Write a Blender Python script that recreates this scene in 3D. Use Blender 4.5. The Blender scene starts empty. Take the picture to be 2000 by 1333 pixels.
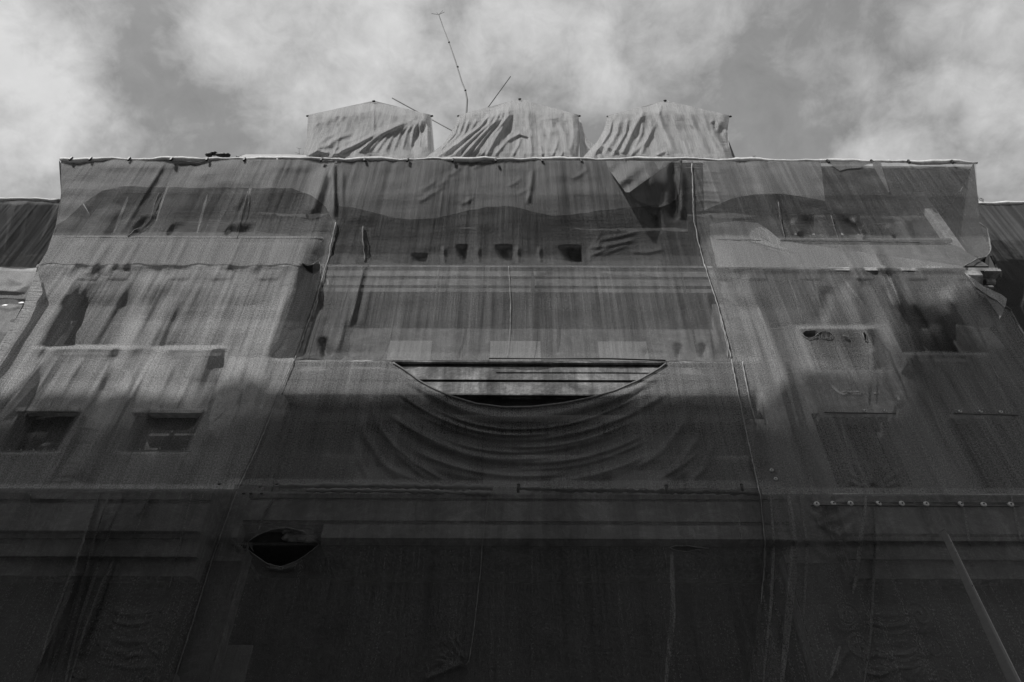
import bpy, bmesh, math, random
import numpy as np
from mathutils import Vector
random.seed(7); RNG = np.random.RandomState(11)
S = bpy.context.scene
# ------------------------------------------------------------------ camera
PITCH = math.radians(43.3); ROLL = math.radians(0.2); F = 1333.3; CZ = 1.6
cam_d = bpy.data.cameras.new('camera'); cam_d.lens = 24; cam_d.sensor_width = 36
cam_d.clip_start = 0.05; cam_d.clip_end = 3000
cam = bpy.data.objects.new('camera', cam_d); S.collection.objects.link(cam)
from mathutils import Matrix
_m = Matrix.Rotation(math.pi/2 + PITCH, 4, 'X') @ Matrix.Rotation(ROLL, 4, 'Z')
_m.translation = (0, 0, CZ); cam.matrix_world = _m
S.camera = cam
_R = np.array(_m.to_3x3())
# ------------------------------------------------------------------ sun + sky
SUN_EL = math.radians(40); SUN_AZ = math.radians(38)      # behind the camera, to its left
SUNV = Vector((-math.sin(SUN_AZ)*math.cos(SUN_EL), -math.cos(SUN_AZ)*math.cos(SUN_EL), math.sin(SUN_EL)))
sd = bpy.data.lights.new('sun', 'SUN'); sd.energy = 4.4; sd.angle = math.radians(0.53); sd.color = (1, 0.99, 0.98)
so = bpy.data.objects.new('sun', sd); S.collection.objects.link(so)
so.rotation_euler = SUNV.to_track_quat('Z', 'Y').to_euler(); so.location = (-20, -20, 60)
S.view_settings.view_transform = 'Standard'; S.view_settings.look = 'None'
S.view_settings.exposure = 0.0; S.view_settings.gamma = 1
S.cycles.transparent_max_bounces = 24; S.cycles.max_bounces = 8

def ray(px, py):
    px = np.asarray(px, float); py = np.asarray(py, float)
    c = np.stack([px-1000, -(py-666.5), np.full_like(px*1.0+py*0, -F)], -1)
    return c @ _R.T
def at(px, py, Y):
    d = ray(px, py); t = np.asarray(Y)/d[..., 1]
    P = d*t[..., None] if np.ndim(t) else d*t
    P = P + np.array([0, 0, CZ]); return P
def atv(px, py, Y): return Vector([float(v) for v in at(float(px), float(py), float(Y))])

W = bpy.data.worlds.new('World'); S.world = W; W.use_nodes = True
nt = W.node_tree; N = nt.nodes; L = nt.links; N.clear()
out = N.new('ShaderNodeOutputWorld'); bg = N.new('ShaderNodeBackground'); bg.inputs[1].default_value = 0.1
sky = N.new('ShaderNodeTexSky'); sky.sky_type = 'NISHITA'; sky.sun_disc = False
sky.sun_elevation = SUN_EL; sky.sun_rotation = math.pi + SUN_AZ
bw = N.new('ShaderNodeRGBToBW'); L.new(sky.outputs[0], bw.inputs[0])
tc = N.new('ShaderNodeTexCoord')
def wmath(op, a, b=None, c=None, clamp=False):
    n = N.new('ShaderNodeMath'); n.operation = op; n.use_clamp = clamp
    for i, v in enumerate((a, b, c)):
        if v is None: continue
        if isinstance(v, (int, float)): n.inputs[i].default_value = v
        else: L.new(v, n.inputs[i])
    return n.outputs[0]
def wnoise(scale, detail, rough, off=0.0, dist=0.0):
    mp = N.new('ShaderNodeMapping'); mp.inputs['Location'].default_value = (off, off*1.7, off*0.6)
    L.new(tc.outputs['Generated'], mp.inputs[0])
    n = N.new('ShaderNodeTexNoise'); n.inputs['Scale'].default_value = scale
    n.inputs['Detail'].default_value = detail; n.inputs['Roughness'].default_value = rough
    n.inputs['Distortion'].default_value = dist
    L.new(mp.outputs[0], n.inputs['Vector']); return n
warp = wnoise(5.0, 6, 0.6, 3.1)
vs = N.new('ShaderNodeVectorMath'); vs.operation = 'SUBTRACT'; L.new(warp.outputs['Color'], vs.inputs[0]); vs.inputs[1].default_value = (.5, .5, .5)
vm = N.new('ShaderNodeVectorMath'); vm.operation = 'MULTIPLY_ADD'; L.new(vs.outputs[0], vm.inputs[0]); vm.inputs[1].default_value = (.42, .42, .42)
L.new(tc.outputs['Generated'], vm.inputs[2])
# banks of cloud, each at its own place in the sky: (px,py) direction, angular radius, weight
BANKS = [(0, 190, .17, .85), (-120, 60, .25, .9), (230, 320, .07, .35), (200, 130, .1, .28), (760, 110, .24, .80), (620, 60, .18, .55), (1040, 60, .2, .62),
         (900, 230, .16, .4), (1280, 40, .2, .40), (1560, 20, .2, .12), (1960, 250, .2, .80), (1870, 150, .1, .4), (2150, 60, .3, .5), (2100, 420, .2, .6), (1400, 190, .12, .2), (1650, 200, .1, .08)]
acc = None
for (bx, by, rad, wgt) in BANKS:
    d = ray(bx, by); d = d/np.linalg.norm(d)
    dn = N.new('ShaderNodeVectorMath'); dn.operation = 'DISTANCE'; L.new(vm.outputs[0], dn.inputs[0]); dn.inputs[1].default_value = tuple(d)
    mr = N.new('ShaderNodeMapRange'); mr.interpolation_type = 'SMOOTHERSTEP'
    L.new(dn.outputs['Value'], mr.inputs[0]); mr.inputs[1].default_value = rad*1.2; mr.inputs[2].default_value = 0.0
    mr.inputs[3].default_value = 0; mr.inputs[4].default_value = wgt
    acc = mr.outputs[0] if acc is None else wmath('MAXIMUM', acc, mr.outputs[0])
# the rest of the sky has broken cloud too
n1 = wnoise(2.6, 9, 0.62, 1.3, 0.3); n2 = wnoise(9, 8, 0.6, 7.7, 0.4)
e = wmath('SUBTRACT', n2.outputs['Fac'], 0.5); e2 = wmath('SUBTRACT', n1.outputs['Fac'], 0.5)
t1 = wmath('MULTIPLY_ADD', e, 0.75, acc); t2 = wmath('MULTIPLY_ADD', e2, 0.5, t1)
n3 = wnoise(24, 6, 0.62, 5.1, 0.5); e3 = wmath('SUBTRACT', n3.outputs['Fac'], 0.5); t2 = wmath('MULTIPLY_ADD', e3, 0.42, t2)
mask = wmath('MINIMUM', wmath('MAXIMUM', wmath('MULTIPLY_ADD', t2, 1.25, -0.07), 0.0), 1.0)
# desaturated: the photograph is monochrome.  blue gap ~ .36, cloud ~ .62 (at strength .1)
skyb = wmath('MULTIPLY_ADD', bw.outputs[0], 0.25, 2.55)
cl = wmath('MULTIPLY_ADD', mask, 3.75, skyb)
# glow added to the unseen sky behind the camera, fills the shaded facade
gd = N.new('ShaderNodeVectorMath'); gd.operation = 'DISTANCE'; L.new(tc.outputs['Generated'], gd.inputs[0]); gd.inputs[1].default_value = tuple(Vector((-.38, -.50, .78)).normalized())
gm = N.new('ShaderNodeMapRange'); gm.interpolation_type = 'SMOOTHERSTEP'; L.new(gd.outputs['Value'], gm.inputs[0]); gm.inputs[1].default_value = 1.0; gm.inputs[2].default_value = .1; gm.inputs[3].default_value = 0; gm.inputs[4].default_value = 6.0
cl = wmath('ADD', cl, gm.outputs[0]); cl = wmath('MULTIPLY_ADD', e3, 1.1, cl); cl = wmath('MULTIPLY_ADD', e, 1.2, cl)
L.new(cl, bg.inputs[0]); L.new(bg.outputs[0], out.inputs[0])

# ------------------------------------------------------------------ helpers
def link(o, parent=None):
    S.collection.objects.link(o)
    if parent is not None:
        o.parent = parent
        if parent.type == 'EMPTY': o.matrix_parent_inverse = Matrix.Translation(-parent.location)
    return o
def tag(o, label=None, cat=None, group=None, kind=None):
    if label: o['label'] = label
    if cat: o['category'] = cat
    if group: o['group'] = group
    if kind: o['kind'] = kind
    return o
def empty(name, loc, label, cat, group=None):
    o = bpy.data.objects.new(name, None); o.location = loc; o.empty_display_size = .3
    S.collection.objects.link(o); return tag(o, label, cat, group)
class MB:
    def __init__(s): s.v = []; s.f = []
    def box(s, x0, x1, y0, y1, z0, z1):
        b = len(s.v)
        s.v += [(x0,y0,z0),(x1,y0,z0),(x1,y1,z0),(x0,y1,z0),(x0,y0,z1),(x1,y0,z1),(x1,y1,z1),(x0,y1,z1)]
        s.f += [(b,b+3,b+2,b+1),(b+4,b+5,b+6,b+7),(b,b+1,b+5,b+4),(b+1,b+2,b+6,b+5),(b+2,b+3,b+7,b+6),(b+3,b,b+4,b+7)]
        return s
    def profile(s, x0, x1, pts):           # closed (y,z) section swept along x
        b = len(s.v); n = len(pts)
        s.v += [(x0, y, z) for y, z in pts] + [(x1, y, z) for y, z in pts]
        for i in range(n):
            j = (i+1) % n; s.f.append((b+i, b+j, b+n+j, b+n+i))
        s.f.append(tuple(b+i for i in reversed(range(n)))); s.f.append(tuple(b+n+i for i in range(n)))
        return s
    def tube(s, pts, r, n=6, cap=True):
        pts = [Vector(p) for p in pts]; b = len(s.v)
        for i, p in enumerate(pts):
            a = pts[max(0, i-1)]; c = pts[min(len(pts)-1, i+1)]
            d = (c-a).normalized(); u = d.cross(Vector((0.1, -1, 0.2))).normalized(); w = d.cross(u)
            rr = r[i] if isinstance(r, (list, tuple)) else r
            for k in range(n):
                t = 2*math.pi*k/n; s.v.append(tuple(p + u*math.cos(t)*rr + w*math.sin(t)*rr))
        for i in range(len(pts)-1):
            for k in range(n):
                k2 = (k+1) % n; s.f.append((b+i*n+k, b+i*n+k2, b+(i+1)*n+k2, b+(i+1)*n+k))
        if cap:
            s.f.append(tuple(b+k for k in reversed(range(n)))); m = b+(len(pts)-1)*n; s.f.append(tuple(m+k for k in range(n)))
        return s
    def ball(s, c, r, seg=8, ring=5, sc=(1,1,1)):
        b = len(s.v); c = Vector(c)
        for i in range(ring+1):
            ph = math.pi*i/ring
            for k in range(seg):
                t = 2*math.pi*k/seg
                s.v.append((c.x+r*sc[0]*math.sin(ph)*math.cos(t), c.y+r*sc[1]*math.sin(ph)*math.sin(t), c.z+r*sc[2]*math.cos(ph)))
        for i in range(ring):
            for k in range(seg):
                k2 = (k+1) % seg; s.f.append((b+i*seg+k, b+(i+1)*seg+k, b+(i+1)*seg+k2, b+i*seg+k2))
        return s
    def build(s, name, mat, parent=None, smooth=False, bevel=0):
        me = bpy.data.meshes.new(name); me.from_pydata([tuple(map(float, v)) for v in s.v], [], s.f); me.materials.append(mat)
        if smooth: me.polygons.foreach_set('use_smooth', [True]*len(me.polygons))
        o = bpy.data.objects.new(name, me); link(o, parent)
        if bevel:
            m = o.modifiers.new('bevel', 'BEVEL'); m.width = bevel; m.segments = 2
        return o

# ------------------------------------------------------------------ materials
class NT:
    def __init__(s, name):
        s.m = bpy.data.materials.new(name); s.m.use_nodes = True; s.n = s.m.node_tree.nodes; s.l = s.m.node_tree.links
        s.n.clear(); s.o = s.n.new('ShaderNodeOutputMaterial')
    def val(s, sock, v):
        if isinstance(v, (int, float)):
            if hasattr(sock.default_value, '__len__'): sock.default_value = (v, v, v, 1) if len(sock.default_value) == 4 else (v, v, v)
            else: sock.default_value = v
        elif isinstance(v, tuple): sock.default_value = v
        else: s.l.new(v, sock)
    def math(s, op, a, b=0.0, clamp=False):
        n = s.n.new('ShaderNodeMath'); n.operation = op; n.use_clamp = clamp; s.val(n.inputs[0], a); s.val(n.inputs[1], b); return n.outputs[0]
    def coord(s, kind, scale, loc=(0,0,0)):
        if kind == 'UV': t = s.n.new('ShaderNodeUVMap').outputs[0]
        else: t = s.n.new('ShaderNodeTexCoord').outputs[kind]
        m = s.n.new('ShaderNodeMapping'); m.inputs['Scale'].default_value = scale; m.inputs['Location'].default_value = loc
        s.l.new(t, m.inputs[0]); return m.outputs[0]
    def noise(s, vec, scale=1.0, detail=3, rough=.55, dist=0.0):
        n = s.n.new('ShaderNodeTexNoise'); n.inputs['Scale'].default_value = scale; n.inputs['Detail'].default_value = detail
        n.inputs['Roughness'].default_value = rough; n.inputs['Distortion'].default_value = dist; s.l.new(vec, n.inputs['Vector']); return n.outputs['Fac']
    def ramp(s, v, a, b, lo=0.0, hi=1.0):
        n = s.n.new('ShaderNodeMapRange'); s.l.new(v, n.inputs[0]); n.inputs[1].default_value = a; n.inputs[2].default_value = b
        n.inputs[3].default_value = lo; n.inputs[4].default_value = hi; return n.outputs[0]
    def bump(s, h, strength, dist):
        b = s.n.new('ShaderNodeBump'); b.inputs['Strength'].default_value = strength; b.inputs['Distance'].default_value = dist; s.l.new(h, b.inputs['Height']); return b.outputs[0]

def cloth_mat(name, alb=.28, op=.62, seed=0.0, streak=.5, wr=1.0, transl=.2):
    """woven debris netting: vertical warp streaks, fine grain, gaps between the threads"""
    t = NT(name); loc = (seed*13.7, seed*5.3, 0)
    s1 = t.noise(t.coord('UV', (1.6, .10, 1), loc), 1.0, 5, .65, .25)          # broad streaks
    s2 = t.noise(t.coord('UV', (9, .13, 1), loc), 1.0, 4, .7, .3)             # warp bands
    s3 = t.noise(t.coord('UV', (60, .8, 1), loc), 1.0, 3, .65, .2)            # threads
    g = t.noise(t.coord('UV', (30, 22, 1), loc), 1.0, 4, .8)                 # weave grain
    b1 = t.noise(t.coord('UV', (.55, .45, 1), loc), 1.0, 4, .6, .6)           # dirt patches
    a = t.math('MULTIPLY', t.ramp(s1, .3, .7, 1-streak*.30, 1+streak*.30), t.ramp(s2, .3, .7, 1-streak*.26, 1+streak*.26))
    a = t.math('MULTIPLY', a, t.ramp(s3, .3, .7, 1-streak*.50, 1+streak*.50))
    a = t.math('MULTIPLY', a, t.ramp(g, .36, .64, .42, 1.58))
    a = t.math('MULTIPLY', a, t.ramp(b1, .35, .7, .93, 1.06))
    col = t.math('MULTIPLY', a, alb)
    cc = t.n.new('ShaderNodeCombineColor'); [t.l.new(col, cc.inputs[i]) for i in range(3)]
    hh = t.math('ADD', t.math('MULTIPLY', s2, .7), t.math('MULTIPLY', s3, .35)); hh = t.math('ADD', hh, t.math('MULTIPLY', g, .38))
    # slack cross wrinkles
    cw = t.noise(t.coord('UV', (1.2, 5.0, 1), loc), 1.0, 3, .6, 1.2); hh = t.math('ADD', hh, t.math('MULTIPLY', cw, .5*wr))
    nb = t.bump(hh, .85, .035)
    d = t.n.new('ShaderNodeBsdfDiffuse'); t.l.new(cc.outputs[0], d.inputs[0]); t.l.new(nb, d.inputs['Normal'])
    tr = t.n.new('ShaderNodeBsdfTranslucent'); t.l.new(cc.outputs[0], tr.inputs[0]); t.l.new(nb, tr.inputs['Normal'])
    m1 = t.n.new('ShaderNodeMixShader'); m1.inputs[0].default_value = transl; t.l.new(d.outputs[0], m1.inputs[1]); t.l.new(tr.outputs[0], m1.inputs[2])
    gl = t.n.new('ShaderNodeBsdfGlossy'); gl.inputs['Roughness'].default_value = .42; gl.inputs[0].default_value = (.6,.6,.6,1); t.l.new(nb, gl.inputs['Normal'])
    m2 = t.n.new('ShaderNodeMixShader'); m2.inputs[0].default_value = .025; t.l.new(m1.outputs[0], m2.inputs[1]); t.l.new(gl.outputs[0], m2.inputs[2])
    tp = t.n.new('ShaderNodeBsdfTransparent')
    o1 = t.math('ADD', t.ramp(s2, .3, .7, -.10, .10), t.ramp(g, .3, .7, -.10, .10)); o1 = t.math('ADD', o1, t.ramp(s1, .3, .7, -.035, .035))
    opn = t.math('ADD', o1, op, True)
    m3 = t.n.new('ShaderNodeMixShader'); t.l.new(opn, m3.inputs[0]); t.l.new(tp.outputs[0], m3.inputs[1]); t.l.new(m2.outputs[0], m3.inputs[2])
    t.l.new(m3.outputs[0], t.o.inputs[0]); return t.m

def solid_mat(name, lo, hi, scale=2.0, rough=.8, bumpd=.01, stain=0.0, metal=0.0):
    t = NT(name)
    n = t.noise(t.coord('Object', (scale,)*3), 1.0, 8, .65, .4)
    n2 = t.noise(t.coord('Object', (scale*9,)*3), 1.0, 5, .6)
    c = t.ramp(n, .35, .66, lo, hi); c = t.math('MULTIPLY', c, t.ramp(n2, .3, .7, .8, 1.2))
    if stain:
        v = t.noise(t.coord('Object', (scale*3.0, scale*3.0, scale*.22)), 1.0, 6, .7, .5); c = t.math('MULTIPLY', c, t.ramp(v, .38, .62, 1-stain, 1.1))
        k = t.noise(t.coord('Object', (scale*1.4, 1.0, scale*3)), 1.0, 10, .7, 2.2); c = t.math('MULTIPLY', c, t.ramp(t.math('ABSOLUTE', t.math('SUBTRACT', k, .5)), 0.0, .035, 1.5, 1.0))
    cc = t.n.new('ShaderNodeCombineColor'); [t.l.new(c, cc.inputs[i]) for i in range(3)]
    p = t.n.new('ShaderNodeBsdfPrincipled'); t.l.new(cc.outputs[0], p.inputs['Base Color']); p.inputs['Roughness'].default_value = rough; p.inputs['Metallic'].default_value = metal
    t.l.new(t.bump(t.math('ADD', n2, n), .6, bumpd), p.inputs['Normal']); t.l.new(p.outputs[0], t.o.inputs[0]); return t.m

M_STONE = solid_mat('weathered_stone', .20, .42, .5, .85, .03, .45)
M_STONE_L = solid_mat('pale_plaster', .42, .62, .6, .85, .01, .2)
M_STONE_D = solid_mat('dark_render', .07, .14, .5, .9, .02, .3)
M_SHADE = solid_mat('shade_dark_stone', .03, .07, .7, .9, .02, .2)  # near-black stone, deep shade of the interior and recesses put into its colour
M_GLASS = solid_mat('window_glass', .012, .02, 1.0, .15, .0)
M_BLIND = solid_mat('window_blind', .55, .65, 1.5, .7, .004)
M_FRAME = solid_mat('painted_frame', .25, .35, 3, .6, .004)
M_SHUT = solid_mat('slatted_shutter', .12, .2, 3, .6, .004)
M_STEEL = solid_mat('painted_steel', .048, .075, 3, .5, .002)
M_STEEL_L = solid_mat('galvanised_steel', .30, .4, 3, .45, .002)
M_DARK = solid_mat('dark_metal', .01, .02, 5, .5, .002)
M_CORD = solid_mat('pale_cord', .24, .36, 9, .8, .004)
M_HEM = solid_mat('frayed_edge', .11, .2, 14, .9, .01)
M_WHITE = solid_mat('sky_gap_white', .7, .8, 4, .4, .0)
M_GROUND = solid_mat('light_paving', .14, .2, .8, .9, .01)
M_TWIG = solid_mat('dry_twig', .08, .14, 4, .9, .0)
M_OPP = solid_mat('street_facade', .12, .2, .4, .9, .01)

# ------------------------------------------------------------------ the surface the cloth takes (depth towards the building, metres)
def pl(pts):
    a = np.array(sorted(pts), float); return lambda v: np.interp(v, a[:, 0], a[:, 1])
def ply(pts):                        # x as function of y from (x,y)
    a = np.array(sorted(pts, key=lambda p: p[1]), float); return lambda v: np.interp(v, a[:, 1], a[:, 0])
SEAM_L = ply([(655,290),(656,430),(641,500),(615,590),(580,690),(545,770),(505,870),(462,960),(415,1090),(375,1220),(338,1333),(290,1500)])
SEAM_R = ply([(1350,290),(1355,430),(1370,500),(1400,590),(1424,680),(1438,750),(1465,880),(1484,965),(1494,1060),(1490,1130),(1478,1240),(1466,1333),(1450,1500)])
P_L = pl([(280,14.0),(313,13.9),(330,13.97),(380,14.25),(430,14.58),(460,14.70),(470,14.60),(500,14.30),(517,14.10),(521,14.10),(530,14.15),(550,14.24),(600,14.45),
          (700,14.72),(800,14.86),(880,14.98),(950,14.98),(957,14.6),(961,14.34),(1040,14.38),(1052,14.5),(1090,14.56),(1100,14.68),(1180,14.8),(1333,14.86),(1560,14.9)])
P_R = pl([(280,14.0),(313,13.9),(330,13.96),(380,14.18),(430,14.52),(460,14.68),(470,14.62),(500,14.32),(521,14.10),(525,14.11),(533,14.17),(550,14.23),(600,14.4),
          (700,14.62),(800,14.78),(880,14.9),(952,14.95),(961,14.6),(966,14.36),(1055,14.42),(1066,14.58),(1110,14.66),(1180,14.8),(1333,14.86),(1560,14.9)])
P_C = pl([(280,14.0),(313,13.9),(330,13.97),(380,14.2),(430,14.55),(470,14.85),(500,15.02),(515,14.92),(519,14.80),(572,14.90),(600,14.98),(690,15.22),(699,15.2),(704,14.78),(708,14.76),(772,14.86),(800,15.0),
          (880,15.2),(938,15.3),(948,15.1),(958,14.75),(964,14.66),(1052,14.72),(1060,14.78),(1066,14.86),(1120,15.05),(1333,15.3),(1560,15.35)])
def sm(x): x = np.clip(x, 0, 1); return x*x*(3-2*x)
_tab = RNG.rand(4096)
def vnoise(x, y, seed=0):
    xi = np.floor(x).astype(int); yi = np.floor(y).astype(int); fx = sm(x-xi); fy = sm(y-yi)
    h = lambda i, j: _tab[((i*73 + j*1031 + seed*377) ^ (i*7 + j*131)) & 4095]
    return (h(xi,yi)*(1-fx)+h(xi+1,yi)*fx)*(1-fy) + (h(xi,yi+1)*(1-fx)+h(xi+1,yi+1)*fx)*fy - .5
FOLDS = []     # (pts, width px, amp m (+ = towards the street), taper)
def fold(pts, w=6, a=.05, taper=True): FOLDS.append((np.array(pts, float), w, a, taper))
LEDGES = []    # (x0,x1,y, out, dip, up, down)
POCKETS = []   # (x0,x1,y0,y1,depth, softL, softR, softT, softB)
SKEW = lambda px, py, yref: 1015 + (px-1015)*(yref+760)/(py+760)
def segdist(px, py, A):
    best = np.full(px.shape, 1e9); bt = np.zeros(px.shape); tot = np.sum(np.hypot(*(A[1:]-A[:-1]).T)); run = 0
    for a, b in zip(A[:-1], A[1:]):
        d = b-a; ln = np.hypot(*d); t = np.clip(((px-a[0])*d[0]+(py-a[1])*d[1])/(ln*ln+1e-9), 0, 1)
        q = np.hypot(px-a[0]-t*d[0], py-a[1]-t*d[1]); k = q < best
        best = np.where(k, q, best); bt = np.where(k, (run+t*ln)/tot, bt); run += ln
    return best, bt
def field(px, py, calm=1.0):
    pr = py - (px-1000)*.0035
    YL = P_L(pr); YR = P_R(pr); YC = P_C(pr)
    wl = sm((SEAM_L(py)-px)/55.0); wr_ = sm((px-SEAM_R(py))/62.0)
    Y = YC + wl*(YL-YC) + wr_*(YR-YC)
    X = at(px, py, 14.7)[..., 0]; Z = at(px, py, 14.7)[..., 2]
    for (x0, x1, y0, outp, dip, up, dn) in LEDGES:
        xs = SKEW(px, py, y0); sf = 26+np.clip(pr-y0, 0, 200)*.45; wx = sm((xs-x0+sf*.6)/sf)*sm((x1+sf*.6-xs)/sf); wx2 = sm((xs-x0+22)/40)*sm((x1+22-xs)/40)
        below = np.where(pr >= y0, np.exp(-np.clip(pr-y0, 0, None)/dn), 0); above = np.where(pr < y0, np.exp(-np.clip(y0-pr, 0, None)/up), 0)
        nearup = np.where(pr < y0, sm(1-(y0-pr)/5.0), 0)
        Y = Y - outp*wx*below + dip*wx2*above*(1-nearup) - outp*wx*nearup
    for (x0, x1, y0, y1, dep, sl, sr, st, sb) in POCKETS:
        xs = SKEW(px, py, (y0+y1)/2)
        if sr == 3: x0 = x0 + np.clip(py-y0, 0, 60)*.4
        Y = Y + dep*sm((xs-x0)/sl)*sm((x1-xs)/sr)*sm((py-y0)/st)*sm((y1-py)/sb)
    for A, w, a, tp in FOLDS:
        x0, y0 = A.min(0)-3*w; x1, y1 = A.max(0)+3*w
        k = (px > x0) & (px < x1) & (py > y0) & (py < y1)
        if not k.any(): continue
        d, t = segdist(px[k], py[k], A)
        g = np.exp(-(d/w)**2)
        if tp: g = g*np.clip(4*t*(1-t)*1.6, 0, 1)
        Y[k] -= a*g
    # hanging wrinkles, long in z, in real metres
    amp = calm*(.55 + 1.1*np.clip(vnoise(X*.5+40, Z*.35, 3)+.4, 0, 1))
    up = .6+.4*sm((950-py)/200)
    Y += calm*.20*vnoise(X*.55+3, Z*.16, 12)
    Y += amp*up*(.075*vnoise(X*1.4+Z*.03, Z*.22, 1) + .034*vnoise(X*3.4+9, Z*.30, 2) + .016*vnoise(X*8.0+3, Z*.45, 5) + .007*vnoise(X*17+5, Z*.8, 8))
    Y += calm*.03*vnoise(X*1.1, Z*1.9+4, 6)
    return Y

# ledges / recesses of the left block
LEDGES += [(104,228,683,.20,.20,55,80),(322,426,684,.22,.20,55,80)]
LEDGES += [(1568,1702,640,.34,.16,40,75),(1782,1915,690,.32,.62,42,80)]
POCKETS += [(6,142,804,886,.55,50,16,5,6),(236,386,804,886,.6,60,12,5,6)]
POCKETS += [(1752,1880,590,690,.28,24,70,50,4)]
POCKETS += [(190,330,545,682,.10,60,50,70,6),(100,240,545,682,.11,34,90,80,6),(314,445,560,682,.13,34,90,80,6)]
# pockets between the brackets of the centre attic
for x0, x1, y0, y1, dp in ((892,913,478,512,.5),(970,1001,478,511,.55),(1095,1137,480,514,.65),(805,835,495,514,.4)):
    POCKETS.append((x0-8, x1, y0, y1, dp, 24, 3, 9, 3))
# pinch points: folds running into them
def fan(cx, cy, n, a0, a1, r0, r1, w, amp):
    for i in range(n):
        t = math.radians(a0+(a1-a0)*(i+.5)/n + random.uniform(-4, 4)); rr = r1*random.uniform(.6, 1)
        fold([(cx+r0*math.cos(t), cy+r0*math.sin(t)), (cx+rr*math.cos(t), cy+rr*math.sin(t))], w, amp*random.uniform(.6, 1.2))
def vfold(x, y0, y1, w=5, a=.05, drift=0):      # runs to the vertical vanishing point
    y2 = (y0+y1)/2; q = lambda y: SKEW(x, y0, y) + drift*(y-y0)/max(1, (y1-y0)); fold([(q(y0), y0), (q(y2), y2), (q(y1), y1)], w*1.15, a*(.75 if y1-y0 > 90 else .5)*(.6 if y0 < 700 and (x < 640 or x > 1440) and not 455 < y0 < 476 else 1)*(1.5 if 455 < y0 < 476 else 1))
for x, y0, y1, w, a in ((478,372,410,5,.09),(485,365,470,4,.06),(322,320,460,5,.10),(312,360,420,4,.05),(250,470,540,6,.08),(215,470,540,6,.10),(275,465,530,5,.08),(330,462,520,5,.07),(368,464,520,5,.08),
        (405,463,518,6,.07),(430,465,520,6,.08),(180,466,540,7,.1),(470,466,530,5,.06),(520,470,535,6,.06),(545,330,400,5,.05),(405,322,420,6,.04),(640,322,430,9,.2),(622,330,440,8,.10),
        (262,535,680,4,.03),(235,540,640,4,.03),(248,530,600,3,.03),(300,535,660,4,.03),(455,535,680,4,.04),(402,535,700,4,.04),(415,540,600,3,.03),(180,540,670,4,.03),(330,540,672,4,.03),(372,540,660,4,.03),(500,530,690,4,.03),(150,540,660,4,.03),(540,540,760,8,.05),(590,540,700,6,.09),(565,560,700,5,.07),
        (222,700,900,7,.10),(282,690,955,9,.16),(300,690,955,5,.08),(438,690,955,8,.12),(462,690,940,6,.06),(80,700,955,8,.12),(52,720,940,6,.08),(120,690,800,5,.05),(160,700,800,5,.05),(345,700,800,5,.05),(388,700,800,5,.04),
        (540,800,950,7,.05),(580,820,945,6,.04),(660,830,940,6,.04)):
    vfold(x, y0, y1, w, a)
# two tied ropes of cloth on the left attic
fold([(308,375),(295,430),(275,448),(255,455),(243,467)],3,.035); fold([(486,372),(478,400),(468,430),(462,470)],3,.035)
# left lower: wrinkled spare cloth between the windows
for i in range(13):
    y = 838+i*8.5; x = 148-i*3.4; fold([(x, y+random.uniform(-3,3)), (x+26, y+random.uniform(-4,4)), (x+50-i*.6, y+3+random.uniform(-3,3))], 2.6, .022)
fold([(152,832),(118,900),(88,950)],4,.08); fold([(196,835),(176,880),(158,945)],4,.06); fold([(95,953),(150,947),(190,952)],4,.06); fold([(40,958),(75,975),(130,972)],6,.07)
# left lower sheet folds
for (x, x2, y0, y1, a) in ((190,80,970,1333,.1),(205,110,965,1333,.09),(178,92,1000,1333,.06),(222,140,1090,1300,.09),(165,60,1100,1333,.05),(295,270,962,1010,.06),(215,165,962,1100,.06),(240,190,962,1060,.05),(55,0,1010,1060,.0),(90,70,1020,1050,.05)):
    fold([(x,y0),((x*1.05+x2)/2.05,(y0+y1)/2),(x2,y1)],3.0,a*1.7); fold([(x+6,y0),((x*1.05+x2)/2.05+6,(y0+y1)/2),(x2+6,y1)],3.5,-a*.7)
# volutes pressing through the netting at the foot of both pilasters
for (cx, cy, r) in ((328,1208,24),(185,1213,20),(318,1262,26),(172,1262,22),(302,1312,22),(160,1310,20),(1655,1215,24),(1805,1222,18),(1690,1268,24),(1806,1270,16),(1812,1322,24)):
    for q, am in ((r, .026), (r*.5, .026)):
        fold([(cx+q*math.cos(t), cy+q*.78*math.sin(t)) for t in np.linspace(-.6, 4.2, 9)], 3.2, am, False)
for (y) in (1195,1215,1250,1275,1300):
    fold([(215,y-4),(250,y+6),(290,y+2)],4.5,.025); fold([(1690,y),(1730,y+8),(1780,y+4)],4.5,.02)
# centre attic
for i,(x,y) in enumerate(((815,395),(840,380),(850,365),(870,345),(920,330),(900,400),(990,365),(1010,380),(1115,350),(820,372))):
    s = random.uniform(20,38); fold([(x,y),(x+s*.5,y-s*.22),(x+s,y-s*.62)],3.5,.022)
fold([(1040,330),(1036,370),(1030,400)],4,.06); fold([(709,445),(708,470),(712,512)],4,.10); fold([(712,470),(706,500)],3,.05)
for x in (935,1055,1012,868): fold([(x,482),(x-2,498),(x+1,515)],3.2,.10)
fan(1140,508,6,-60,-10,8,70,3.0,.03); fold([(1150,485),(1200,478),(1245,468)],3,.045); fold([(1145,500),(1190,492),(1230,478)],3,.03); fold([(1170,470),(1210,462),(1250,452)],3,.03)
fold([(1230,492),(1265,494),(1300,486)],3,.03); fold([(1280,430),(1284,445)],6,-.12,False); fold([(1312,318),(1318,380),(1318,432)],7,-.25); fold([(1330,330),(1330,430)],8,.12)
fold([(650,320),(652,430)],6,.12); fold([(668,330),(668,430)],5,.05)
for i in range(5): fold([(1356,338+i*19),(1380,335+i*19),(1410,338+i*19)],2.5,.014)
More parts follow.
